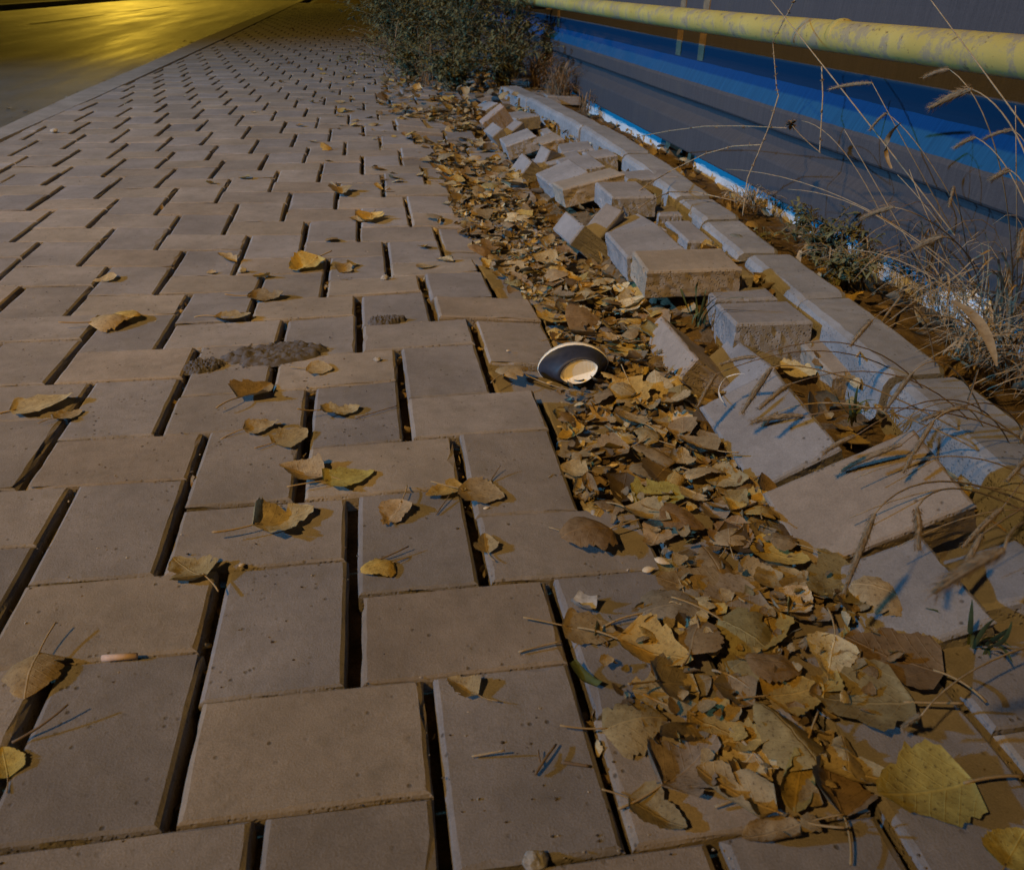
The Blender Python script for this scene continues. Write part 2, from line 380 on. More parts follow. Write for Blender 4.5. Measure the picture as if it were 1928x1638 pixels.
pm = MB()
def paver_tint(r, horizontal):
    k = r.choice(((1.06, .99, .86), (1.08, 1.0, .88), (1.0, .97, .92)) if horizontal else ((.95, .95, .96), (.90, .91, .94), (1.0, .97, .92)))
    s = r.uniform(.84, 1.08); return tuple(c * s for c in k)
count = 0
YMAX = 26.0
for i in range(-40, 260):
    for j in range(-120, 14):
        ox = i * GW + j * GX; oy = i * PW - j * GL
        for horiz, (bx0, bx1, by0, by1) in ((True, (0, GX, 0, PW)), (False, (GX, GX + GW, PW - GL, PW))):
            x0, x1, y0, y1 = ox + bx0, ox + bx1, oy + by0, oy + by1
            cy = (y0 + y1) / 2; cx = (x0 + x1) / 2
            if cy < -.75 or cy > YMAX: continue
            lx = xl(cy) + .004
            rx = 1.20 if cy < -.02 else (.985 if cy < .22 else (.90 if cy < 2.2 else (.94 if cy < 4.4 else 1.6)))
            if x1 < lx + .03 or cx > rx: continue
            x0 = max(x0, lx)
            r = random.Random(i * 1009 + j * 31 + horiz)
            segs = 6 if cy < 1.6 else (3 if cy < 3.4 else 1)
            jit = float(sstep(.42, .8, cx) * sstep(1.2, 2.2, cy) * (1 - sstep(4.5, 6.5, cy)))
            if cy > .1 and cx > .66: jit = max(jit, .5)
            paver(pm, x0 + GAP / 2, x1 - GAP / 2, y0 + .0004, y1 - .0004, i * 7919 + j * 104729 + horiz, paver_tint(r, horiz), segs, jit)
            count += 1
pm.build('pavement', MAT['paver'], None, smooth=False, tint=True)['kind'] = 'structure'

def sheet(name, x0, x1, y0, y1, nx, ny, zf, mat, smooth=True):
    vs = []; fs = []
    for a in range(ny + 1):
        for c in range(nx + 1):
            x = x0 + (x1 - x0) * c / nx; y = y0 + (y1 - y0) * a / ny; vs.append((x, y, zf(x, y)))
    for a in range(ny):
        for c in range(nx):
            k = a * (nx + 1) + c; fs.append((k, k + 1, k + nx + 2, k + nx + 1))
    o = link(name, mesh(name, vs, fs, mat, smooth)); o['kind'] = 'structure'; return o
def nz(x, y, s, k=0): return noise.noise((x * s, y * s, k * 7.3))
def mound(x, y):
    up = float(sstep(.74, .92, y))
    amp = (.004 + .060 * up * (1 - float(sstep(1.25, 1.6, y)))) + .030 * float(sstep(1.25, 1.6, y)) * (1 - float(sstep(2.1, 2.6, y)))
    return float(sstep(.93, 1.06, x)) * float(sstep(.1, .4, y)) * amp
sheet('bedding_sand', -1.06, 1.36, -.8, 6.0, 110, 260, lambda x, y: H(x, y) - .025 + .004 * nz(x, y, 30) + .006 * nz(x, y, 8) + mound(x, y), MAT['soil'])
sheet('bedding_far', -1.06, 1.5, 6.0, 40, 30, 120, lambda x, y: -.03, MAT['sand'])
sheet('soil', 1.36, 1.82, -1.0, 12.0, 26, 420, lambda x, y: -.045 + .016 * nz(x, y, 9) + .010 * nz(x, y, 26, 1) - .03 * float(sstep(1.50, 1.70, x)), MAT['soil'])
sheet('ground', -60, 60, -20, 120, 2, 2, lambda x, y: -.16, MAT['soil'])

# road with lane line, far kerb and verge; near kerb between road and pavement
sheet('road', -7.0, -1.05, -2, 90, 6, 40, lambda x, y: -.10, MAT['asphalt'])
lm = MB()
for k in range(12):
    lm.add([(-4.78, 2 + k * 6.2, -.089), (-4.66, 2 + k * 6.2, -.089), (-4.66, 6.2 + k * 6.2, -.089), (-4.78, 6.2 + k * 6.2, -.089)], [(0, 1, 2, 3)])
lm.build('road_marking', MAT['lane'])['kind'] = 'structure'
def strip(name, left, right, ztop, zbot, mat, ch=.008):
    vs = []; fs = []
    for (xa, ya), (xb, yb) in zip(left, right):
        vs += [(xa, ya, zbot), (xa, ya, ztop - ch), (xa + ch, ya, ztop), (xb - ch, yb, ztop), (xb, yb, ztop - ch), (xb, yb, zbot)]
    for i in range(len(left) - 1):
        for k in range(5): a = i * 6 + k; fs.append((a, a + 6, a + 7, a + 1))
    o = link(name, mesh(name, vs, fs, mat)); o['kind'] = 'structure'; return o
KL_OUT = [(-1.17, -1.0), (-1.19, 3.4), (-1.235, 4.6), (-1.26, 6.4), (-1.36, 9.7), (-1.46, 16), (-1.60, 28), (-2.1, 60)]
KL_IN = [(-1.068, -1.0), (-1.068, 3.4), (-1.068, 4.6), (-1.088, 6.4), (-1.124, 9.7), (-1.224, 16), (-1.404, 28), (-1.904, 60)]
strip('road_kerb', KL_OUT, KL_IN, .002, -.14, MAT['road_kerb'])
strip('far_road_kerb', [(-7.18, -2), (-7.18, 40), (-7.18, 90)], [(-7.0, -2), (-7.0, 40), (-7.0, 90)], .02, -.14, MAT['kerb'])
sheet('far_pavement', -14, -7.19, -2, 90, 10, 40, lambda x, y: .0, MAT['sand'])

# ---------------------------------------------------------------- loose paving blocks
def block_mesh(d, seed, tint, rough=1.0):
    r = random.Random(seed); hx, hy, hz = d[0] / 2, d[1] / 2, d[2] / 2
    seg = 15; ring = []
    for (a, b_), (c, e) in (((-1, -1), (1, -1)), ((1, -1), (1, 1)), ((1, 1), (-1, 1)), ((-1, 1), (-1, -1))):
        for k in range(seg): ring.append((a + (c - a) * k / seg, b_ + (e - b_) * k / seg))
    n = len(ring); vs = []; fs = []
    ch = .0055; hz0 = hz
    levels = [(ch, hz), (ch * .4, hz - .002), (0, hz - .0055)] + [(0, hz - .0055 - (2 * hz - .008) * k / 6) for k in range(1, 7)] + [(.004, -hz)]
    for lev, (ins, z) in enumerate(levels):
        for (u, v) in ring:
            j = abs(r.gauss(0, .0005 if lev < 3 else .0013 * rough)) + (max(0, noise.noise((u * hx * 22, v * hy * 22, z * 30 + seed))) * .0035 * rough if lev > 2 else 0)
            if r.random() < .07 and lev in (1, 2): j += r.random() ** 2 * .007
            vs.append((u * (hx - ins - j), v * (hy - ins - j), z))
    for lev in range(len(levels) - 1):
        for k in range(n):
            a = lev * n + k; b_ = lev * n + (k + 1) % n; fs.append((a, a + n, b_ + n, b_))
    fs.append(tuple(range(n))); fs.append(tuple((len(levels) - 1) * n + n - 1 - k for k in range(n)))
    return mesh('paving_block', vs, fs, MAT['block'], False, [tint] * len(fs))
BL = {"b1": [[0.2007, 0.13, 0.06], [1.0496, 0.9199, 0.0645, -0.0575, 0.0376, -0.0173]], "b2": [[0.13, 0.2007, 0.06], [1.0143, 1.0907, 0.0595, -0.0301, 0.0, -0.1426]], "b3": [[0.07, 0.2, 0.06], [1.2157, 1.329, 0.01, -0.05, 0, 0.0]], "b4": [[0.07, 0.1, 0.05], [1.2317, 1.5483, 0.013, -0.09, 0, 0]], "b5": [[0.13, 0.2007, 0.06], [1.1267, 1.6248, 0.0524, -0.0193, -0.0056, -0.0087]], "b6": [[0.17, 0.13, 0.06], [1.3105, 1.978, 0.02, 0.02, 0, -0.05]], "b7": [[0.2007, 0.06, 0.13], [0.9979, 1.4442, -0.0297, 0.8361, 0.2295, -0.5035]], "b8": [[0.06, 0.13, 0.2007], [0.9736, 1.3683, -0.0117, 0.1316, 0.0331, -0.9072]], "b9": [[0.2007, 0.13, 0.06], [1.0777, 1.844, 0.0391, 0.0442, -0.0576, -0.2123]], "b10": [[0.13, 0.2007, 0.06], [1.0453, 2.0545, 0.0164, 0.0905, 0.01, -0.3606]], "b11": [[0.2007, 0.06, 0.13], [1.0666, 2.4659, -0.0559, 0.5028, 0.2068, -1.1923]], "b12": [[0.09, 0.1, 0.12], [0.9909, 2.3645, -0.0295, 0.1805, 0.1378, -0.9367]], "b13": [[0.2007, 0.13, 0.06], [1.136, 2.9432, -0.0304, 0.0706, 0.0312, -0.2067]], "b14": [[0.13, 0.2007, 0.06], [1.0115, 2.7333, 0.0206, -0.0167, -0.0139, -0.332]], "b15": [[0.2007, 0.06, 0.13], [1.0347, 3.1432, -0.056, 0.587, 0.0766, -0.5259]], "b16": [[0.06, 0.13, 0.2007], [1.0095, 3.0916, -0.0518, 0.1731, 0.0671, -0.6608]], "b17": [[0.13, 0.2007, 0.06], [1.1325, 3.431, 0.0082, 0.2964, -0.0188, -0.0833]], "b18": [[0.05, 0.08, 0.05], [1.2334, 3.4456, -0.0263, 0.2296, 0.2528, -0.3654]], "b19": [[0.05, 0.08, 0.05], [1.2127, 3.1587, -0.0183, 0.14, 0.1159, -0.2488]], "b20": [[0.13, 0.06, 0.2007], [1.0287, 3.2711, -0.0101, 0.1191, 0.1077, -0.6537]], "b21": [[0.13, 0.2007, 0.06], [1.058, 4.1498, -0.0453, 0.2114, -0.0627, -0.4828]], "b22": [[0.13, 0.2007, 0.06], [1.2101, 2.5742, 0.0071, -0.1349, -0.0193, -0.1146]], "b23": [[0.1, 0.13, 0.06], [1.2574, 2.3808, 0.015, 0.05, 0, -0.1]], "b24": [[0.13, 0.2007, 0.06], [1.0481, 0.6126, -0.0495, -0.0669, -0.1266, -0.7509]], "b25": [[0.13, 0.2007, 0.06], [0.9706, 0.3184, 0.0075, 0.0569, 0.1532, -0.5009]], "b26": [[0.2007, 0.13, 0.06], [0.9826, 0.089, 0.034, 0.0428, 0.235, -0.4747]], "b27": [[0.13, 0.2007, 0.06], [1.0875, 0.0039, -0.0185, -0.2272, -0.2228, -0.3312]], "b29": [[0.13, 0.075, 0.09], [1.1581, 0.9776, -0.001, -0.06, -0.03, -0.03]], "b30": [[0.13, 0.075, 0.09], [1.1473, 0.8384, -0.001, -0.1, -0.03, -0.03]], "b31": [[0.15, 0.13, 0.09], [1.1453, 0.7288, -0.001, -0.1, -0.05, -0.03]], "b32": [[0.065, 0.17, 0.06], [1.2285, 0.6116, -0.0229, -0.0377, 0.0616, -0.1146]], "b33": [[0.06, 0.2007, 0.13], [0.9832, 0.67, -0.0318, -0.0012, 0.0144, -0.9228]], "b35": [[0.13, 0.2, 0.06], [1.085, 1.4, 0.004, 0.06, -0.04, -0.22]], "b36": [[0.13, 0.2, 0.06], [1.16, 2.28, 0.002, 0.05, 0.02, -0.16]], "b37": [[0.2, 0.13, 0.06], [1.1, 2.44, -0.012, -0.03, 0.02, -0.2]], "b38": [[0.1, 0.13, 0.06], [1.2, 1.86, 0.0, 0.04, 0.0, -0.1]], "b34": [[0.13, 0.13, 0.06], [0.955, -0.047, -0.004, 0.03, 0.1, -0.34]]}
BLAB = {
 'b1': 'beige paving block with rough pitted front face, behind the green grass tuft',
 'b2': 'grey brown paving block crossed by a thin jagged shadow, behind the rough fronted beige block',
 'b3': 'narrow cut paving block between the shadow crossed block and the kerb',
 'b4': 'small split slab of paving block behind the narrow cut one by the kerb',
 'b5': 'grey brown paving block with bright left face, behind the nearer bluish leaning block',
 'b6': 'flat paving block half covered by dry jointed stems next to the kerb',
 'b7': 'long bluish paving block leaning on its edge, the nearer of two such leaning blocks',
 'b8': 'pale tilted paving block with streaked face just left of the nearer leaning block',
 'b9': 'wide beige paving block with crumbling front edge over a leafy hollow',
 'b10': 'grey paving block tilted against the back of the wide beige block',
 'b11': 'bluish paving block leaning on its edge, the farther of two such leaning blocks',
 'b12': 'pale upright paving block with smeared face left of the farther leaning block',
 'b13': 'beige paving block with a curled leaf on its back edge, behind the farther leaning block',
 'b14': 'grey paving block directly behind the beige block with the curled leaf',
 'b15': 'dark paving block leaning on its edge behind the grey block, far part of the heap',
 'b16': 'small pale upright paving block beside the dark leaning one, far part of the heap',
 'b17': 'paving block with bright notched left end against the far kerb stone',
 'b18': 'small broken cube of paving block by the far kerb stone, farther of a pair',
 'b19': 'small broken cube of paving block by the far kerb stone, nearer of a pair',
 'b20': 'long pinkish paving block on edge near the weed bush',
 'b21': 'flat grey paving block farthest in the heap, next to the weed bush',
 'b22': 'thin grey paving block wedged behind the farther leaning block',
 'b23': 'paving block with bright slanted left face under fallen leaves beside the kerb',
 'b24': 'bluish smooth paving block sloping down left, with two white grass hairs on it',
 'b25': 'mauve grey paving block sloping down left below the bluish smooth one',
 'b26': 'large beige paving block with blue seed head shadows, in front of the mauve grey one',
 'b27': 'nearest tilted paving block with bright left edge, under blurred grass',
 'b29': 'narrow paving block with bright left face right behind the grass tuft',
 'b30': 'narrow paving block carrying a folded tan leaf, by the grass tuft',
 'b31': 'paving block with streaked mauve left face beside the bluish smooth block',
 'b32': 'narrow cut paving block with chipped white left face along the near kerb',
 'b35': 'half buried grey paving block in the hollow behind the nearer bluish leaning block',
 'b36': 'grey paving block packed between the wide beige block and the kerb joint',
 'b37': 'low grey paving block behind the tilted one at the back of the wide beige block',
 'b38': 'short cut paving block filling the gap right of the wide beige block',
 'b34': 'grey paving block half under leaves, tucked under the front edge of the large beige block',
 'b33': 'pale smooth paving block with a dark spot, tilted beside the paper scoop',
}
BT = {'b1': (1.05, .98, .84), 'b9': (1.04, .98, .86), 'b26': (1.02, .96, .88), 'b13': (1.02, .97, .88), 'b20': (1.0, .92, .90), 'b32': (1.0, .95, .85), 'b33': (1.05, 1.0, .95)}
for n, (d, q) in BL.items():
    s_ = rnd.uniform(.92, 1.04)
    t = BT.get(n, (.90 * s_, .96 * s_, 1.06 * s_))
    o = link('paving_block', block_mesh(d, int(n[1:]), t))
    cy, sy = math.cos(q[3]), math.sin(q[3]); cp, sp = math.cos(q[4]), math.sin(q[4]); cr, sr = math.cos(q[5]), math.sin(q[5])
    M3 = Matrix(((cy, -sy, 0), (sy, cy, 0), (0, 0, 1))) @ Matrix(((1, 0, 0), (0, cp, -sp), (0, sp, cp))) @ Matrix(((cr, 0, sr), (0, 1, 0), (-sr, 0, cr)))
    o.matrix_world = Matrix.Translation(q[:3]) @ M3.to_4x4()
    tag(o, BLAB[n], 'paving block', 'loose paving blocks heaped along the kerb')

# ---------------------------------------------------------------- right kerb stones
KB = [(1.25, -.6), (1.322, .2), (1.35, .6), (1.383, 1.1), (1.41, 1.6), (1.44, 2.1), (1.446, 2.7), (1.436, 3.2), (1.40, 3.9), (1.33, 4.6)]
def kx(y):
    if y <= KB[0][1]: return KB[0][0]
    for (x0, y0), (x1, y1) in zip(KB, KB[1:]):
        if y <= y1: return x0 + (x1 - x0) * (y - y0) / (y1 - y0)
    return KB[-1][0]
KS = [(4.62, 4.02, .045, 'kerb stone farthest away, half under the weed bush'),
      (4.0, 3.0, .052, 'long pale kerb stone next to the small broken cubes'),
      (2.985, 2.345, .055, 'kerb stone with dry leaf bits, between the two clearest kerb joints'),
      (2.33, 1.68, .052, 'kerb stone behind the wide beige block, a jointed stem arching over it'),
      (1.665, 1.43, .045, 'short rounded kerb piece crossed by a jagged blue shadow'),
      (1.415, 1.14, .040, 'short kerb piece behind the greenish rubble stone'),
      (1.10, .80, .046, 'kerb stone with a hanging straw blade before it'),
      (.785, .43, .050, 'kerb stone with blue blade shadows beside the narrow cut block'),
      (.415, -.42, .045, 'nearest kerb stone, striped by blue grass shadows')]
for k, (ya, yb, zt, lab) in enumerate(KS):
    r = random.Random(50 + k); w = .118; n = 12; vs = []; fs = []
    prof = [(0, -.19), (0, zt - .018), (.006, zt - .006), (.018, zt), (w - .012, zt), (w - .003, zt - .004), (w, zt - .012), (w, -.19)]
    off = r.uniform(-.004, .004)
    ys_ = [yb, yb + .004, yb + .010, yb + .018] + [yb + .03 + (ya - yb - .06) * i / n for i in range(n + 1)] + [ya - .018, ya - .010, ya - .004, ya]
    n = len(ys_) - 1
    for i in range(n + 1):
        y = ys_[i]; dd_ = min(y - yb, ya - y)
        e = .014 * max(0, 1 - dd_ / .022) ** 2
        for (px, pz) in prof:
            j = r.gauss(0, .0006)
            pz2 = pz - (e * .5 if pz > 0 else 0); px2 = px + (e * .35 if px < w / 2 else -e * .35)
            vs.append((kx(y) - w + px2 + off + j, y, pz2 + r.gauss(0, .0005) + .004 * nz(px, y, 4, k)))
    m_ = len(prof)
    for i in range(n):
        for a in range(m_ - 1): fs.append((i * m_ + a, i * m_ + a + 1, (i + 1) * m_ + a + 1, (i + 1) * m_ + a))
    fs.append(tuple(range(m_ - 1, -1, -1))); fs.append(tuple(n * m_ + a for a in range(m_)))
    tag(link('kerb_stone', mesh('kerb_stone', vs, fs, MAT['kerb'])), lab, 'kerb stone', 'kerb stones between pavement and fence')

# ---------------------------------------------------------------- fence, plinth, pipe
FY0, FY1 = -2.5, 14.0
fence = empty('sheet_metal_fence', (1.74, 2, 0), 'long grey ribbed sheet metal fence behind the yellow pipe', 'fence')
prof = [(1.745, 2.2), (1.745, .56), (1.742, .50), (1.742, .345), (1.736, .332), (1.702, .262), (1.697, .250), (1.697, .200), (1.701, .194), (1.722, .188), (1.726, .178), (1.726, .142), (1.721, .136), (1.694, .108), (1.691, .100), (1.691, .006), (1.694, .001), (1.745, .0)]
vs = []; fs = []; ny = 200
for i in range(ny + 1):
    y = FY0 + (FY1 - FY0) * i / ny
    for (x, z) in prof: vs.append((x - 1.74 + .0025 * nz(y, z, 2.5, 3) + .0015 * nz(y, z * 4, 9, 5), y - 2, z + .002 * nz(y, z, 1.2, 9)))
k_ = len(prof)
for i in range(ny):
    for a in range(k_ - 1): fs.append((i * k_ + a, (i + 1) * k_ + a, (i + 1) * k_ + a + 1, i * k_ + a + 1))
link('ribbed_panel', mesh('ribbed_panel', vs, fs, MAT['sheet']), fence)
def boxm(x0, x1, y0, y1, z0, z1):
    v = [(x0, y0, z0), (x1, y0, z0), (x1, y1, z0), (x0, y1, z0), (x0, y0, z1), (x1, y0, z1), (x1, y1, z1), (x0, y1, z1)]
    return v, [(3, 2, 1, 0), (4, 5, 6, 7), (0, 1, 5, 4), (1, 2, 6, 5), (2, 3, 7, 6), (3, 0, 4, 7)]
for y in (2.72, 2.98, 5.4, -.4):
    v, f = boxm(-.002, .05, y - 2 - .03, y - 2 + .03, -.14, 1.9); link('fence_post', mesh('fence_post', v, f, MAT['post']), fence)
for (ya, yb, lab) in ((3.06, 9.0, 'white rendered fence plinth beside the dry brown grass, past the gap with posts'), (-2.5, 2.64, 'white rendered fence plinth behind the straw, on the near side of the gap')):
    vs = []; fs = []; n = 90
    for i in range(n + 1):
        y = ya + (yb - ya) * i / n
        for (x, z) in ((1.735, -.16), (1.735, -.02), (1.738, -.004), (1.84, -.002), (1.84, -.16)):
            vs.append((x + .003 * nz(y, z * 5, 14), y, z + .003 * nz(y, x, 8)))
    for i in range(n):
        for a in range(4): fs.append((i * 5 + a, i * 5 + a + 1, (i + 1) * 5 + a + 1, (i + 1) * 5 + a))
    fs += [(4, 3, 2, 1, 0), tuple(n * 5 + a for a in range(5))]
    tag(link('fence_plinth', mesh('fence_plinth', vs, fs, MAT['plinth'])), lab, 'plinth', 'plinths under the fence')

pipe = empty('gas_pipe', (1.585, 2, .492), 'worn yellow painted pipe running along the grey fence', 'pipe')
pb = MB(); rr = random.Random(3)
pb.tube([(0, y * .25 - 5, .004 * math.sin(y * .25 * .9)) for y in range(0, 70)], .0365, n=28); pb.build('pipe_run', MAT['pipe'], pipe)
for y, w_ in ((1.42, .014), (6.2, .012)):
    c_ = MB(); c_.tube([(0, y - 2 - .012, .001), (0, y - 2 - .006, .001), (0, y - 2, .001), (0, y - 2 + .006, .001), (0, y - 2 + .012, .001)], [.0366, .0378, .0382, .0376, .0366], n=28); c_.build('weld_bead', MAT['pipe'], pipe)
c_ = MB(); v, f = boxm(-.012, .15, 3.6, 3.63, -.055, -.037); c_.add(v, f); c_.build('pipe_bracket', MAT['post'], pipe, False)
c_ = MB(); v, f = boxm(-.012, .15, -3.4, -3.37, -.055, -.037); c_.add(v, f); c_.build('pipe_bracket', MAT['post'], pipe, False)

# ---------------------------------------------------------------- leaves
def leaf_shape(kind, seed, ns=16, nt_=10):
    r = random.Random(seed)
    P_ = {'flat': (.7, .7, .15, .04), 'cupped': (1.8, 1.0, .15, .045), 'rolled': (4.2, .6, .2, .05), 'folded': (.9, .8, .75, .05),
          'crumpled': (1.5, 1.4, .3, .085), 'arched': (-1.2, -1.3, -.12, .045)}[kind]
    k1, k2, fold, nzs = P_
    k1 *= r.uniform(.75, 1.25); k2 *= r.uniform(.6, 1.3); tw = r.uniform(-.5, .5); nt0 = r.uniform(0, 50)
    asym = r.uniform(-.06, .06); wid = r.uniform(.44, .62)
    vs = []; uv = []; fs = []
    tears = [(r.uniform(.2, .95), r.choice((-1, 1)), r.uniform(.1, .5)) for _ in range(r.choice((2, 3, 4, 6)) if kind in ('crumpled', 'rolled') else r.choice((1, 2, 3)))]
    for i in range(ns + 1):
        s = i / ns
        w = wid * (math.sin(math.pi * (min(1, s * .985 + .004)) ** .56) ** .62) * (1 - .14 * s) if 0 < s < 1 else .0
        for j in range(nt_ + 1):
            t = -1 + 2 * j / nt_
            ww = w * (1 + .045 * (1 if i % 2 else -1) * (abs(t) > .9)) * (1 + asym * (1 if t > 0 else -1))
            ww *= 1 + .26 * noise.noise((s * 5.5, (3 if t > 0 else -3), seed * 1.7)) * abs(t)
            for (ts, sd, dp) in tears:
                if t * sd > 0: ww *= 1 - dp * math.exp(-((s - ts) / .07) ** 2)
            u0, v0 = s - .03 * abs(t) * (1 - s) * 2, t * ww
            a = k1 * v0
            yv = math.sin(a) / k1 if abs(k1) > .05 else v0
            zv = (1 - math.cos(a)) / k1 if abs(k1) > .05 else 0
            f_ = math.tan(min(1.2, abs(fold) * .8)) * (1 if fold > 0 else -1)
            zv += abs(yv) * f_ * .6; yv *= 1 - .25 * min(1, abs(fold))
            ph = tw * (s - .4); yv, zv = yv * math.cos(ph) - zv * math.sin(ph), yv * math.sin(ph) + zv * math.cos(ph)
            b_ = k2 * (u0 - .45); xx = math.sin(b_) / k2; z2 = (1 - math.cos(b_)) / k2
            nx_, nz_ = -math.sin(b_), math.cos(b_)
            n_ = nzs * (noise.noise((u0 * 3.2 + nt0, v0 * 3.2, seed * .37)) + .55 * noise.noise((u0 * 8 + nt0, v0 * 8, seed * .71)) + .75 * abs(t) ** 2 * noise.noise((u0 * 11, t * 2, seed)) + .35 * noise.noise((u0 * 17, v0 * 17, seed)))
            vs.append((xx + nx_ * (zv + n_), yv, (z2 + nz_ * (zv + n_)) * .62)); uv.append((s, v0))
    for i in range(ns):
        for j in range(nt_):
            k = i * (nt_ + 1) + j; fs.append((k, k + nt_ + 1, k + nt_ + 2, k + 1))
    return vs, fs, uv
KINDS = ['flat', 'cupped', 'rolled', 'folded', 'crumpled', 'arched']
LEAF = {}; STALK = {}
for ki, kind in enumerate(KINDS):
    for q in range(4):
        sd = ki * 10 + q; vs, fs, uv = leaf_shape(kind, sd + 3)
        LEAF[kind, q] = mesh('fallen_leaf', vs, fs, MAT['leaf'], True, None, uv)
        base = Vector(vs[5]); r = random.Random(sd)
        sb = MB(); L = r.uniform(.45, .75); yb = r.uniform(-.2, .2)
        sb.tube(bez(base + Vector((.05, 0, 0)), base + Vector((-L * .5, yb * .2, r.uniform(-.04, .10))), base + Vector((-L, yb, r.uniform(-.10, .14))), 8), .013, .017, 5)
        STALK[kind, q] = mesh('stalk', sb.v, sb.f, MAT['stalk'], True)
LC = {'tan': (.31, .25, .15), 'ochre': (.38, .28, .10), 'yellow': (.42, .34, .10), 'ygreen': (.34, .30, .095), 'golden': (.38, .28, .09),
      'olive': (.24, .205, .11), 'brown': (.215, .16, .095), 'grey': (.21, .18, .135), 'pale': (.50, .43, .28), 'dark': (.10, .075, .05)}
def put_leaf(x, y, z, size, az, col, kind, tilt=(0, 0), lab='', group=None, stalk=True, q=None, flip=False):
    q = rnd.randrange(4) if q is None else q
    me = LEAF[kind, q]
    Mx = Matrix.Rotation(az, 3, 'Z') @ Matrix.Rotation(tilt[0], 3, 'X') @ Matrix.Rotation(tilt[1], 3, 'Y')
    if flip: Mx = Mx @ Matrix.Rotation(math.pi, 3, 'X')
    Mx = Mx * size
    zm = min((Mx @ v.co).z for v in me.vertices)
    o = bpy.data.objects.new('fallen_leaf', me); COL.objects.link(o)
    T = Mx.to_4x4(); T.translation = (x, y, z - zm)
    o.matrix_world = T
    c = LC[col]; s = rnd.uniform(.92, 1.32); o.color = (c[0] * s, c[1] * s * rnd.uniform(.95, 1.05), c[2] * s, 1)
    tag(o, lab, 'leaf', group)
    if stalk:
        k = bpy.data.objects.new('stalk', STALK[kind, q]); COL.objects.link(k); k.parent = o
    return o
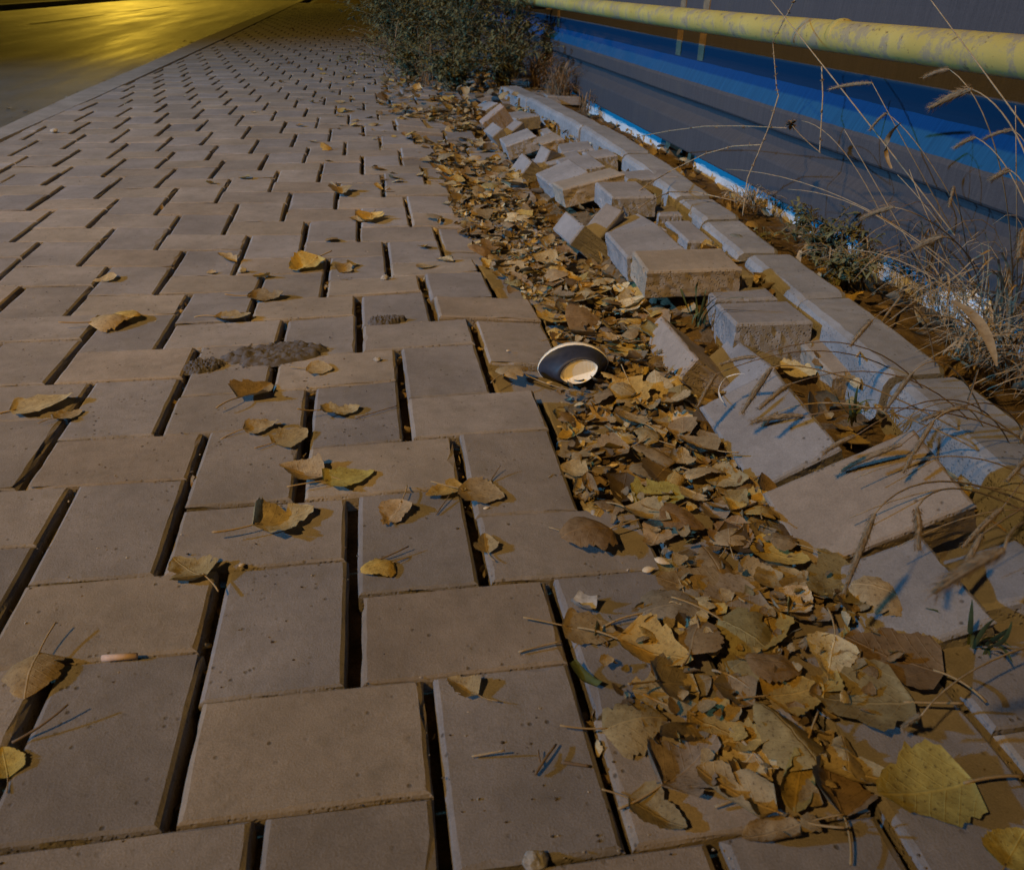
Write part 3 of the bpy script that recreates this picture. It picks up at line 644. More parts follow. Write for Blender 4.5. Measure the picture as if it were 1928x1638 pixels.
LV = [
(0.292, 0.32, 0.069, 2.69, 'tan', 'folded', 'tan folded leaf beside the brightest yellow-green leaf on the near pavers'),
(0.353, 0.297, 0.07, 0.32, 'ygreen', 'flat', 'brightest yellow-green leaf lying on the near pavers, edge lifted'),
(0.411, 0.205, 0.058, -2.08, 'tan', 'crumpled', 'crumpled tan leaf full of small bumps on the near pavers'),
(0.48, 0.247, 0.055, -2.71, 'ochre', 'cupped', 'ochre leaf with a thin stalk beside the leaf that spans the open joint'),
(0.525, 0.233, 0.062, -0.43, 'tan', 'flat', 'tan leaf that spans the open joint, pointed tip to the right'),
(0.273, 0.211, 0.083, 0.48, 'tan', 'crumpled', 'long ragged tan leaf lying alone on a grey paver'),
(0.179, 0.128, 0.061, 2.39, 'olive', 'crumpled', 'olive tan leaf whose stalk hangs into the open joint'),
(0.06, -0.018, 0.058, -1.49, 'tan', 'arched', 'tan folded leaf standing at the left edge over an open joint'),
(0.071, -0.119, 0.034, 2.02, 'yellow', 'cupped', 'yellow leaf cut off by the left edge of the view'),
(0.64, 0.115, 0.073, -2.99, 'brown', 'arched', 'brown toothed leaf with raised right tip below the leaf drift'),
(0.606, -0.034, 0.062, -0.26, 'tan', 'flat', 'tan leaf bridging the open joint at the lower edge of the drift'),
(0.657, -0.082, 0.077, -0.64, 'ochre', 'folded', 'ochre leaf with a dark fold and raised edge on bare paver'),
(0.614, -0.16, 0.063, 0.06, 'olive', 'arched', 'olive tan leaf with a long curved stalk crossing the open joint'),
(0.607, -0.247, 0.052, -0.77, 'tan', 'folded', 'tan fan shaped leaf with stalk pointing up left over the joint'),
(0.832, -0.268, 0.09, -3.12, 'ygreen', 'cupped', 'largest yellow-green leaf in the lower right with a long pale stalk'),
(0.867, -0.327, 0.051, 0.58, 'yellow', 'cupped', 'yellow leaf in the bottom right corner of the view'),
(0.831, -0.174, 0.09, 2.87, 'olive', 'flat', 'broad olive leaf with pale veins above the largest yellow-green leaf'),
(0.893, -0.125, 0.09, 2.44, 'brown', 'flat', 'broad brown leaf above the pale veined olive leaf'),
(0.732, -0.243, 0.068, -2.17, 'golden', 'rolled', 'golden rolled leaf with a dark hollow near the bottom edge'),
(0.69, -0.283, 0.049, -3.12, 'tan', 'rolled', 'rolled tan leaf with ribs below the golden rolled leaf'),
(0.676, -0.245, 0.07, 2.33, 'tan', 'rolled', 'long narrow rolled tan leaf left of the golden rolled leaf'),
(0.772, -0.152, 0.06, 0.05, 'golden', 'flat', 'golden leaf touching the broad olive veined leaf'),
(0.829, -0.118, 0.066, -2.18, 'pale', 'crumpled', 'pale buff ragged leaf with an orange edge in the near drift'),
(0.783, -0.07, 0.071, -2.23, 'golden', 'cupped', 'bright yellow folded leaf in the near drift'),
(0.763, -0.021, 0.078, -2.85, 'grey', 'flat', 'flat grey brown leaf in the near drift'),
(0.731, 0.008, 0.074, 2.73, 'brown', 'flat', 'brown leaf with upturned edge beside the flat grey brown leaf'),
(0.853, 0.049, 0.072, -0.77, 'golden', 'cupped', 'golden leaf below the tilted beige paver corner'),
(0.832, -0.032, 0.055, 0.57, 'pale', 'crumpled', 'pale buff crumpled leaf with holes in the near drift'),
(0.892, -0.013, 0.077, -2.87, 'olive', 'flat', 'olive yellow leaf right of the pale crumpled leaf with holes'),
(0.929, -0.037, 0.071, 2.39, 'tan', 'arched', 'tan arched leaf under the blue grass shadow'),
(0.958, -0.061, 0.054, 0.9, 'tan', 'flat', 'tan leaf against the lit left face of the near tilted paver'),
(0.466, -0.091, 0.037, 2.36, 'tan', 'folded', 'small tan folded leaf with a long stalk alone on a near paver'),
(0.39, 0.1, 0.044, -2.74, 'golden', 'arched', 'small golden leaf half inside an open joint, stalk upright'),
(0.518, 0.126, 0.04, 1.54, 'tan', 'folded', 'small tan folded leaf stuck upright in an open joint'),
(0.238, 1.296, 0.1, -2.23, 'golden', 'crumpled', 'large golden crumpled leaf across the middle pavers'),
(0.117, 0.936, 0.075, -0.16, 'tan', 'cupped', 'tan cupped leaf above the mortar lump'),
(-0.112, 0.937, 0.082, 0.47, 'tan', 'arched', 'tan arched leaf over the joint left of the mortar lump'),
(-0.095, 0.963, 0.071, -0.12, 'ochre', 'arched', 'ochre leaf just behind the arched leaf left of the mortar lump'),
(0.337, 0.49, 0.066, 0.19, 'tan', 'crumpled', 'tan crumpled leaf with a torn end on a grey paver'),
(0.222, 0.459, 0.057, 0.24, 'tan', 'crumpled', 'tan leaf with a pale rim below the mortar lump'),
(0.267, 0.422, 0.057, 0.56, 'olive', 'flat', 'flat olive brown leaf beside the pale rimmed leaf'),
(0.199, 0.58, 0.075, 0.95, 'brown', 'folded', 'brown folded leaf in the joint under the mortar lump'),
(-0.121, 0.576, 0.089, 0.34, 'tan', 'flat', 'tan leaf with forked stalk near the left edge'),
(-0.071, 0.534, 0.043, 0.78, 'tan', 'cupped', 'tan cupped leaf over the joint near the left edge'),
(0.299, 0.653, 0.045, -0.2, 'tan', 'flat', 'small tan leaf right of the mortar lump'),
(0.631, 0.595, 0.064, 0.69, 'tan', 'arched', 'tan leaf left of the dark paper scoop'),
(0.872, 0.716, 0.085, 0.31, 'ochre', 'flat', 'ochre leaf with pale midrib right of the dark paper scoop'),
(0.814, 0.533, 0.1, 0.51, 'grey', 'flat', 'grey brown leaf in front of the dark paper scoop'),
(0.9, 0.511, 0.077, 1.08, 'pale', 'flat', 'pale yellow leaf against the bluish tilted paver'),
(0.892, 0.427, 0.075, 0.23, 'pale', 'arched', 'pale arched leaf below the bluish tilted paver'),
(0.811, 0.431, 0.062, 0.47, 'olive', 'crumpled', 'olive crumpled leaf with stalk in the middle drift'),
(0.74, 0.457, 0.062, -2.92, 'tan', 'cupped', 'tan cupped leaf at the edge of the open joint below the paper scoop'),
(0.757, 0.272, 0.093, -0.12, 'tan', 'flat', 'large smooth tan leaf in the middle of the drift'),
(0.701, 0.273, 0.047, 1.41, 'tan', 'folded', 'tan folded leaf left of the large smooth tan leaf'),
(0.881, 0.312, 0.065, 1.02, 'pale', 'folded', 'pale folded leaf standing against the bluish tilted paver'),
(0.841, 0.238, 0.064, -2.18, 'tan', 'cupped', 'tan cupped leaf under the pale folded leaf'),
(0.873, 0.215, 0.068, -2.69, 'tan', 'crumpled', 'tan crumpled leaf at the corner of the big beige paver'),
(0.759, 0.196, 0.078, 0.2, 'ygreen', 'folded', 'long yellow-green folded leaf in the middle drift'),
(0.941, 0.731, 0.049, 1.18, 'pale', 'flat', 'pale green leaf lying on the tilted paver near the paper scoop'),
(1.173, 0.603, 0.076, -0.12, 'pale', 'flat', 'pale buff leaf leaning in the hollow before the narrow cut paver'),
(1.126, 0.348, 0.049, 1.05, 'ochre', 'flat', 'ochre leaf standing upright in the gap behind the bluish paver'),
(1.305, 0.381, 0.083, 0.77, 'golden', 'crumpled', 'golden crumpled leaf between the big beige paver and the kerb'),
(1.284, 1.022, 0.1, -0.11, 'tan', 'folded', 'tan leaf folded over the cut paver by the kerb'),
(0.169, 1.06, 0.085, -0.18, 'brown', 'crumpled', 'brown crumpled leaf on the joint among the middle pavers'),
(0.396, 1.708, 0.1, -1.68, 'golden', 'crumpled', 'golden crumpled leaf down in the wide joint of the sunken pavers'),
(0.305, 2.026, 0.1, -1.41, 'brown', 'folded', 'dark folded leaf upright in the wide joint behind the golden one')]
for (x, y, w_, a, c, k, lab) in LV:
    up = .0015
    if y < .25 and x > .62: up = .012
    o = put_leaf(x, y, H(x, y) + up, w_, a, c, k, (rnd.uniform(-.12, .12), rnd.uniform(-.12, .12)), lab, 'fallen leaves around the broken pavement')

DR = [(0.435, 4.404), (0.555, 3.035), (0.653, 2.311), (0.645, 1.686), (0.665, 1.352), (0.71, 1.121), (0.751, 0.838), (0.719, 0.641), (0.67, 0.38), (0.653, 0.207), (0.716, 0.09), (0.703, 0.014), (0.608, -0.024), (0.604, -0.174), (0.655, -0.236), (0.721, -0.294), (0.909, -0.123), (0.906, 0.021), (0.904, 0.198), (0.925, 0.421), (0.933, 0.622), (0.992, 0.886), (0.946, 1.098), (0.909, 1.319), (0.899, 1.69), (0.913, 2.364), (0.898, 3.179), (0.982, 4.32)]
def inside(x, y, pg=DR):
    c = False; n = len(pg)
    for i in range(n):
        (x0, y0), (x1, y1) = pg[i], pg[i - 1]
        if (y0 > y) != (y1 > y) and x < (x1 - x0) * (y - y0) / (y1 - y0) + x0: c = not c
    return c
ZONES = ((.1, 'in the nearest part of the drift, by the bottom edge'), (.45, 'in the drift below the paper scoop'), (.9, 'in the drift around the paper scoop'),
         (1.6, 'in the drift before the rough fronted beige block'), (2.4, 'in the drift beside the leaning blocks'), (9, 'in the far drift before the weed bush'))
WORD = {'flat': 'flat', 'cupped': 'cupped', 'rolled': 'rolled up', 'folded': 'folded', 'crumpled': 'crumpled', 'arched': 'arched'}
CW = {'tan': 'tan', 'ochre': 'ochre', 'golden': 'golden', 'olive': 'olive', 'brown': 'brown', 'grey': 'grey brown', 'pale': 'pale buff', 'yellow': 'yellow', 'dark': 'dark brown', 'ygreen': 'yellow-green'}
PAL = ['tan'] * 7 + ['brown'] * 6 + ['ochre'] * 2 + ['golden', 'olive', 'grey', 'grey', 'grey', 'pale', 'pale']
def drift_point(ymax, ymin=-.3):
    while True:
        x, y = rnd.uniform(.45, 1.2), ymin + (ymax - ymin) * rnd.random()
        if inside(x, y): return x, y
SCX, SCY = (0.753,0.660,-0.018)[:2]
placed = 0
while placed < 236:
    x, y = drift_point(2.6)
    if y > 1.3 and rnd.random() < .45: continue
    near_edge = y < .05
    if near_edge and rnd.random() < .30: continue
    if (x - SCX) ** 2 + (y - SCY) ** 2 < .075 ** 2 or (abs(x - SCX) < .05 and -.16 < y - SCY < 0): continue
    layer = rnd.random() * (.006 if near_edge else .018)
    kind = rnd.choice(['flat', 'flat', 'cupped', 'folded', 'crumpled', 'crumpled', 'arched', 'arched', 'rolled']); col = rnd.choice(PAL)
    zl = next(t for lim, t in ZONES if y < lim)
    put_leaf(x, y, H(x, y) + .002 + layer, rnd.uniform(.034, .072) * (1.12 if near_edge else 1), rnd.uniform(0, 6.28), col, kind, (rnd.gauss(0, .20), rnd.gauss(0, .18)),
             '%s %s poplar leaf %s' % (CW[col], WORD[kind], zl), 'fallen leaves in the drift along the heaped blocks', stalk=y < 1.3 and rnd.random() < .7, flip=rnd.random() < .25)
    placed += 1

# the rest of the litter is one mass: deeper leaves, scraps in joints, leaves far off
SH = [leaf_shape(k, 70 + i, 8, 6) for i, k in enumerate(KINDS * 3)]
lt = MB()
def litter(x, y, z, size, col, tilt=.3):
    vs, fs, uv = rnd.choice(SH)
    Mx = Matrix.Rotation(rnd.uniform(0, 6.28), 3, 'Z') @ Matrix.Rotation(rnd.gauss(0, tilt), 3, 'X') @ Matrix.Rotation(rnd.gauss(0, tilt), 3, 'Y') * size
    pv = [Mx @ Vector(v) for v in vs]; zm = min(p.z for p in pv)
    c = LC[col]; s = rnd.uniform(.8, 1.25)
    lt.add([(p.x + x, p.y + y, p.z - zm + z) for p in pv], fs, tuple(t * s for t in c), uv)
for k in range(1500):
    x, y = drift_point(4.7)
    if y > 2.2 and x < .62 + .05 * (y - 2) and rnd.random() < .75: continue
    if y < 2.0 and noise.noise((x * 7, y * 6, 9)) > .18 and rnd.random() < .8: continue
    if y > 2.6 and noise.noise((x * 4, y * 3, 2)) < 0: continue
    if y < .05 and rnd.random() < .75: continue
    litter(x, y, H(x, y) - .002 + rnd.random() ** 1.5 * .016 - (.014 if (x - SCX) ** 2 + (y - SCY) ** 2 < .07 ** 2 else 0), rnd.uniform(.024, .058) * (1.15 if y > 2.5 else 1), rnd.choice(PAL + ['brown', 'dark', 'dark', 'grey']), .28)
for k in range(620):                                   # caught among the heaped blocks
    x, y = rnd.uniform(.93, 1.27), rnd.uniform(.15, 4.2)
    litter(x, y, H(x, y) - .03 + mound(x, y) + rnd.random() * .012, rnd.uniform(.015, .05), rnd.choice(PAL + ['brown', 'dark']), .5)
for k in range(1500):                                   # crumbs of leaf in the drift
    x, y = drift_point(2.0)
    litter(x, y, H(x, y) + rnd.random() * .02, rnd.uniform(.008, .02), rnd.choice(PAL + ['dark', 'brown']), .6)
for i in range(-40, 60):                                # scraps caught in the open joints
    for j in range(-30, 8):
        xs = GX + i * GW + j * GX; y0 = -GL + i * PW - j * GL; y1 = PW + i * PW - j * GL
        if not (-.9 < xs < .9 and -.5 < (y0 + y1) / 2 < 4.2): continue
        dens = 3.5 + 9 * max(0, min(1, (xs - .15) / .4)) * (.4 if y0 < .0 else 1)
        for k in range(int(rnd.uniform(0, 1) * dens * 1.6)):
            y = rnd.uniform(y0, y1); dx_, hz_ = warp(xs, y)
            litter(xs + dx_ + rnd.gauss(0, .0015), y, hz_ + sink(xs, y) - rnd.uniform(.012, .026), rnd.uniform(.006, .02), rnd.choice(PAL + ['dark', 'brown']), .9)
for k in range(470):                                    # leaves strewn over the pavement further off
    y = rnd.uniform(1.2, 9) if rnd.random() < .7 else rnd.uniform(6, 20); x = rnd.gauss(.5, .42)
    if x < -1.0 or x > 1.1 or rnd.random() > .25 + .75 * float(sstep(-.4, .6, x)): continue
    litter(x, y, H(x, y) + .001, rnd.uniform(.018, .058), rnd.choice(PAL), .2)
for k in range(330):                                    # against the bush and kerb foot
    y = rnd.uniform(4.1, 7.5); x = rnd.uniform(.45 + .06 * (y - 4), 1.3)
    litter(x, y, .0 + rnd.random() * .04, rnd.uniform(.04, .07), rnd.choice(PAL), .35)
for k in range(300):                                    # in the gap along the kerb and behind it
    y = rnd.uniform(-.3, 4.2)
    if rnd.random() < .5: x = kx(y) - .125 - rnd.random() * .03; z = -.02 + rnd.random() * .025; s = rnd.uniform(.012, .035)
    else: x = kx(y) + .02 + rnd.random() * .26; z = -.05 + rnd.random() * .02; s = rnd.uniform(.02, .055)
    litter(x, y, z, s, rnd.choice(PAL + ['brown', 'dark']), .5)
for k in range(150):                                    # road edge
    y = rnd.uniform(2.5, 14) ; x = xl(y) - .13 - abs(rnd.gauss(0, .18)); litter(x, y, -.097, rnd.uniform(.02, .05), rnd.choice(PAL + ['grey', 'dark']), .2)
lt.build('leaf_litter', MAT['litter'], None, True, True, True)['kind'] = 'stuff'

# ---------------------------------------------------------------- grit on the pavers and along the road
gr = MB()
def chip(x, y, z, s, tint):
    vs = []; n = 5; h = s * rnd.uniform(.4, .9); a0 = rnd.random() * 6
    for k in range(n): a = a0 + 6.283 * k / n; q = s * rnd.uniform(.6, 1.1); vs.append((x + q * math.cos(a), y + q * math.sin(a) * .8, z))
    for k in range(n): vs.append((x + (vs[k][0] - x) * .55, y + (vs[k][1] - y) * .55, z + h * rnd.uniform(.7, 1)))
    gr.add(vs, [(k, (k + 1) % n, n + (k + 1) % n, n + k) for k in range(n)] + [tuple(n + k for k in range(n))], tint)
GT = [(.05, .04, .03), (.09, .07, .05), (.16, .12, .08), (.30, .26, .2), (.45, .4, .33), (.07, .05, .03), (.06, .045, .03)]
for k in range(4200):
    y = -.35 + 4.0 * rnd.random() ** 2.4; x = rnd.uniform(-1.0, 1.0)
    if noise.noise((x * 5, y * 5, 3)) < .05 and rnd.random() < .72: continue
    chip(x, y, H(x, y) - .0004, rnd.uniform(.0006, .0021) * (1.5 if rnd.random() < .06 else 1), rnd.choice(GT))
for k in range(500):
    y = rnd.uniform(2, 16); x = xl(y) - .13 - abs(rnd.gauss(0, .10)) - (.2 * rnd.random() if rnd.random() < .3 else 0)
    chip(x, y, -.098, rnd.uniform(.003, .012), rnd.choice(GT + [(.5, .48, .42)]))
for k in range(700):                                     # dust lines in the cross joints
    i = rnd.randrange(-30, 30); j = rnd.randrange(-16, 7); y = i * PW - j * GL + rnd.gauss(0, .002); x = i * GW + j * GX + rnd.random() * GX
    if -1 < x < .95 and -.4 < y < 2.2: chip(x, y, H(x, y) - .004, rnd.uniform(.0012, .003), rnd.choice(GT))

# ---------------------------------------------------------------- mortar lumps
def lump(name, cx, cy, rx, ry, h, seed, lab, rot_=0.):
    n = 64; vs = []; idx = {}; fs = []
    ca, sa = math.cos(rot_), math.sin(rot_)
    def hh(u, v):
        e = noise.noise((u * 2.2, v * 2.2, seed)) * .45 + noise.noise((u * 5, v * 5, seed + 3)) * .28
        d = 1 - (u * u + v * v) + e
        f = noise.noise((u * 9, v * 9, seed + 9)) * .5 + noise.noise((u * 17, v * 17, seed + 5)) * .30
        return d, (min(1, max(0, d) * 2.2) ** .6) * (.65 + f)
    for a in range(n + 1):
        for c in range(n + 1):
            u, v = -1.45 + 2.9 * c / n, -1.45 + 2.9 * a / n
            d, z = hh(u, v)
            x = cx + (u * rx) * ca - (v * ry) * sa; y = cy + (u * rx) * sa + (v * ry) * ca
            idx[a, c] = len(vs); vs.append((x, y, H(x, y) - .003 + (h * z if d > 0 else 0)))
    for a in range(n):
        for c in range(n):
            q = [(a, c), (a, c + 1), (a + 1, c + 1), (a + 1, c)]
            if sum(hh(-1.45 + 2.9 * j / n, -1.45 + 2.9 * i / n)[0] > -.05 for i, j in q) >= 2: fs.append(tuple(idx[k] for k in q))
    tag(link(name, mesh(name, vs, fs, MAT['mortar'], True)), lab, 'mortar lump')
p = (0.220,0.737,0.001); lump('mortar_lump', p[0], p[1], .096, .044, .017, 4.2, 'large rough grey mortar lump spilled over a joint of the pavers', .12)
p = (0.101,0.700,-0.001); lump('mortar_lump', p[0], p[1], .036, .024, .016, 8.1, 'small crumbling mortar lump at the left end of the large one', .2)
p = (0.421,0.865,0.005); lump('mortar_lump', p[0], p[1], .036, .016, .016, 2.7, 'small dark mortar lump on the joint right of the large one', .0)

for k in range(170):
    a = rnd.uniform(0, 6.28); q = rnd.gauss(1, .28); px_ = (0.192,0.733,0.000)
    chip(px_[0] + .12 * q * math.cos(a), px_[1] + .045 * q * math.sin(a), H(px_[0], px_[1]) - .001, rnd.uniform(.001, .0045), rnd.choice(((.10, .09, .085), (.14, .13, .125), (.06, .05, .045))))
gr.build('grit', MAT['grit'], None, False, True)['kind'] = 'stuff'
# ---------------------------------------------------------------- paper scoop
Fc = Vector((0.738,0.566,0.016)); AXS = Vector((.24, .88, -.24)).normalized(); Bc = Fc + AXS * .052 + Vector((-.012, 0, .002))
scoop = empty('paper_scoop', (Fc.x, Fc.y + .02, H(Fc.x, Fc.y)), 'small dark blue paper food scoop lying on its side with cream oval base', 'paper scoop')
def lens(center, w, h, roll, yaw, n=26):
    ua = Vector((math.cos(roll), -.10, math.sin(roll))); ua = (ua - AXS * ua.dot(AXS)).normalized(); va = ua.cross(AXS) * -1
    if va.z < 0: va = -va
    out = []
    for k in range(n):
        a = 2 * math.pi * k / n; u = math.cos(a); v = math.sin(a)
        out.append(center + ua * (w / 2 * u) + va * (h / 2 * (1 if v > 0 else -1) * (1 - u * u) ** .62))
    return out
inv = scoop.matrix_world
off = -Vector(scoop.location)
def shift(pts): return [p + off for p in pts]
n = 26; rings = []
for k in range(9):
    t = k / 8; c = Fc.lerp(Bc, t) + Vector((0, 0, .005 * math.sin(math.pi * t)))
    rings.append(lens(c, .066 + .056 * t ** .7, .040 + .032 * t, .32 - .18 * t, .05))
vs = []; fs = []
for rg in rings: vs += shift(rg)
for i in range(8):
    for k in range(n): fs.append((i * n + k, i * n + (k + 1) % n, (i + 1) * n + (k + 1) % n, (i + 1) * n + k))
bo = link('scoop_body', mesh('scoop_body', vs, fs, MAT['print'], True), scoop)
so = bo.modifiers.new('thick', 'SOLIDIFY'); so.thickness = .0012; so.offset = -1
b1 = lens(Fc - AXS * .0012, .066, .040, .32, .05); b2 = lens(Fc + AXS * .002, .060, .033, .32, .05)
ax = (b1[0] - b1[13]).normalized(); low = (b1[19] - b1[6]).normalized()
vs = shift(b1) + shift(b2); fs = [(k, (k + 1) % n, n + (k + 1) % n, n + k) for k in range(n)]
m_ = len(vs); seam = []
for k in range(n):                                       # two halves folded to a crease across the oval
    t = (shift(b2)[k] - (Fc + off)).dot(ax); seam.append((Fc + off) + ax * t + AXS * .008 + low * .007)
vs += seam
fs += [(n + k, n + (k + 1) % n, m_ + (k + 1) % n, m_ + k) for k in range(n)]
base = link('scoop_base', mesh('scoop_base', vs, fs, MAT['card'], False), scoop)
vs = shift(rings[8]) + shift(lens(Bc + AXS * .010, .125, .080, .14, .05))
rim = link('scoop_rim', mesh('scoop_rim', vs, [(k, (k + 1) % n, n + (k + 1) % n, n + k) for k in range(n)], MAT['card'], True), scoop)
so = rim.modifiers.new('thick', 'SOLIDIFY'); so.thickness = .0014; so.offset = -1
def on_body(t, k):  # point on the body's upper front
    i = min(7, int(t * 8)); f = t * 8 - i; k0 = int(k) % n; g_ = k - int(k)
    a = rings[i][k0].lerp(rings[i][(k0 + 1) % n], g_); b_ = rings[i + 1][k0].lerp(rings[i + 1][(k0 + 1) % n], g_); return a.lerp(b_, f) + Vector((0, -.0008, .0011)) + off
vs = [on_body(t, k) for t, k in ((.12, 9.6), (.12, 8.4), (.32, 8.5), (.34, 9.6))]
link('red_print', mesh('red_print', vs, [(0, 1, 2, 3)], MAT['red']), scoop)

# ---------------------------------------------------------------- small litter
def shell(px, size, az, lab, grp='scattered seed shells', open_=False):
    mb = MB(); n = 10; vs = []; fs = []
    for i in range(7):
        t = i / 6; w = .30 * math.sin(math.pi * min(.98, max(.02, t ** .8))) ** .8
        for k in range(n):
            a = 6.283 * k / n; vs.append(((t - .5), w * math.cos(a), .16 + w * (.5 if math.sin(a) > 0 else .28) * math.sin(a)))
    for i in range(6):
        for k in range(n):
            if open_ and math.sin(6.283 * (k + .5) / n) > .25: continue
            fs.append((i * n + k, i * n + (k + 1) % n, (i + 1) * n + (k + 1) % n, (i + 1) * n + k))
    me = mesh('seed_shell', [Vector(v) * size for v in vs], fs, MAT['seed'], True)
    o = link('seed_shell', me); o.location = px; o.rotation_euler = (rnd.uniform(-.2, .2), rnd.uniform(-.25, .25), az); tag(o, lab, 'seed shell', grp)
shell((0.713,0.054,0.011), .019, -.6, 'whole cream pumpkin seed lying on brown leaves')
shell((0.670,-0.036,0.011), .015, .4, 'pale seed shell resting on a tan leaf near the open joint')
shell((0.234,0.132,-0.001), .010, .9, 'cream seed stuck upright in the cross joint by the olive leaf')
shell((0.724,0.299,-0.011), .020, .2, 'white split seed shell in the drift below the paper scoop', open_=True)
shell((0.740,0.314,-0.009), .017, .25, 'long cream seed shell just behind the white split one', open_=True)
shell((0.726,0.339,-0.006), .014, .5, 'tan seed shell in the cluster behind the long cream one')
shell((0.734,0.326,-0.006), .013, -.3, 'yellowish seed shell at the right of the cluster')
shell((0.704,0.297,-0.008), .011, -.4, 'small pinkish seed shell left of the white split one')
shell((0.711,0.280,-0.011), .015, -.5, 'amber seed shell in front of the white split one')
shell((0.675,0.422,-0.010), .013, .1, 'cream seed shell at the open joint below the paper scoop')
shell((0.687,0.424,-0.010), .012, .5, 'white edged seed shell right of the cream one at the joint')
shell((0.665,0.360,-0.008), .016, .1, 'long pale seed shell in the open joint below the paper scoop', open_=True)
shell((0.690,0.579,-0.010), .012, .1, 'tan seed shell lying in front of the paper scoop')
shell((0.671,0.689,-0.007), .010, -.5, 'pale seed shell left of the paper scoop, nearer the scoop of two')
shell((0.636,0.694,0.004), .008, .2, 'tiny white seed on the paver left of the paper scoop')
shell((0.693,0.711,-0.009), .010, -1., 'upright pale seed shell touching the left tip of the paper scoop')
shell((0.529,0.205,0.001), .008, 0, 'round white seed at the tip of the leaf that spans the open joint')
shell((0.697,0.052,0.003), .016, .05, 'narrow pale seed shell in front of the whole pumpkin seed')

def twig(pts, r, lab, mat='twig', forks=(), grp='fallen twigs and stalks'):
    o = MB(); o.tube(pts, r, r * .7, 6)
    for f in forks: o.tube(f, r * .7, r * .4, 5)
    tag(o.build('twig', MAT[mat]), lab, 'twig', grp)
twig(bez((0.516,-0.196,0.003), (0.526,-0.186,0.009), (0.540,-0.170,0.005)), .0016, 'brown twig with a short fork on the nearest paver right of the centre joint', forks=[bez((0.523,-0.188,0.004), (0.521,-0.182,0.007), (0.523,-0.175,0.007), 4)])
twig(bez((0.465,-0.169,0.002), (0.477,-0.171,0.005), (0.493,-0.174,0.011)), .0013, 'pale straw bit with a dark raised end on the nearest paver', 'straw')
twig(bez((0.542,-0.186,0.001), (0.552,-0.191,0.003), (0.564,-0.194,0.002)), .0018, 'short black twig with a white fleck near the curved leaf stalk')
twig(bez((0.374,0.112,0.001), (0.395,0.111,0.008), (0.426,0.128,0.010)), .0012, 'thin brown twig rising from the small golden leaf in the joint')
twig(bez((0.361,0.465,0.006), (0.395,0.477,0.009), (0.427,0.493,0.009)), .0009, 'thin dark twig on the paver right of the torn tan leaf')
twig(bez((0.069,-0.097,0.005), (0.091,-0.091,0.011), (0.111,-0.073,0.019)), .0014, 'long dark stalk pointing up right over the joint at the left edge')
twig(bez((0.464,0.199,0.003), (0.477,0.221,0.006), (0.486,0.235,0.008)), .0010, 'thin stalk below the ochre leaf by the open joint', 'twig')
twig(bez((0.541,0.259,0.005), (0.551,0.275,0.010), (0.559,0.283,0.016)), .0010, 'dark stalk standing above the leaf that spans the open joint', 'twig')
twig(bez((0.646,0.590,0.006), (0.704,0.534,-0.005), (0.758,0.527,-0.009)), .0010, 'long straw stalk in front of the paper scoop', 'straw')
twig(bez((0.662,0.277,-0.005), (0.650,0.293,-0.001), (0.623,0.265,0.003)), .0010, 'pale straw stalk on the paver edge left of the large smooth tan leaf', 'straw')
twig(bez((0.600,0.153,0.002), (0.607,0.146,0.004), (0.616,0.137,0.004)), .0011, 'pale straw stalk left of the brown toothed leaf', 'straw')
twig(bez((0.829,0.206,-0.005), (0.788,0.179,0.005), (0.767,0.165,0.005)), .0012, 'yellow straw stalk in the middle drift pointing at the tan crumpled leaf', 'straw')
twig(bez((0.526,-0.054,0.004), (0.545,-0.051,0.006), (0.572,-0.048,0.007)), .0013, 'pale curved stalk of the leaf bridging the joint', 'straw')
twig(bez((0.698,-0.180,0.009), (0.706,-0.202,0.011), (0.713,-0.225,0.011)), .0016, 'stout pale leaf stalk above the golden rolled leaf', 'straw')
twig(bez((0.656,-0.250,0.005), (0.676,-0.249,0.009), (0.695,-0.243,0.009)), .0016, 'pale leaf stalk lying across the long narrow rolled leaf', 'straw')
twig(bez((0.708,-0.112,0.011), (0.727,-0.128,0.019), (0.739,-0.153,0.011)), .0013, 'pale arched stalk over the near drift', 'straw')
def drum(name, p0, p1, r, mat, lab, cat):
    o = MB(); o.tube([p0, Vector(p0).lerp(Vector(p1), .5), p1], r, r * .96, 10); tag(o.build(name, MAT[mat], None, True), lab, cat)
drum('cigarette_butt', (0.118,-0.002,0.004), (0.151,-0.004,0.004), .0034, 'butt', 'flattened pinkish cigarette butt in the cross joint at the left', 'cigarette butt')
def rock(name, p, s, seed, mat, lab, cat, flat=.7, group=None):
    bm = bmesh.new(); bmesh.ops.create_icosphere(bm, subdivisions=3, radius=1)
    for v in bm.verts:
        c = v.co.copy(); k = 1 + .35 * noise.noise(c * 1.1 + Vector((seed, 0, 0))) + .12 * noise.noise(c * 3 + Vector((0, seed, 0)))
        v.co = Vector((c.x * s * k, c.y * s * .8 * k, c.z * s * flat * k))
    me = bpy.data.meshes.new(name); bm.to_mesh(me); bm.free(); me.materials.append(MAT[mat])
    o = link(name, me); o.location = p; tag(o, lab, cat, group)
rock('rubble_stone', (1.321,1.270,0.020), .034, 2.2, 'stone', 'greenish rubble stone wedged between two kerb pieces', 'stone')
rock('pebble', (0.424,1.157,-0.002), .009, 5, 'pebble', 'rounded pebble on the joint behind the sunken middle pavers', 'pebble')
rock('pebble', (0.094,1.269,-0.008), .010, 9, 'pebble', 'pale pebble lodged in an open joint left of the large golden leaf', 'pebble')
rock('pebble', (-0.903,3.193,0.015), .014, 11, 'pebble', 'round pale pebble on the pavers near the road kerb', 'pebble')
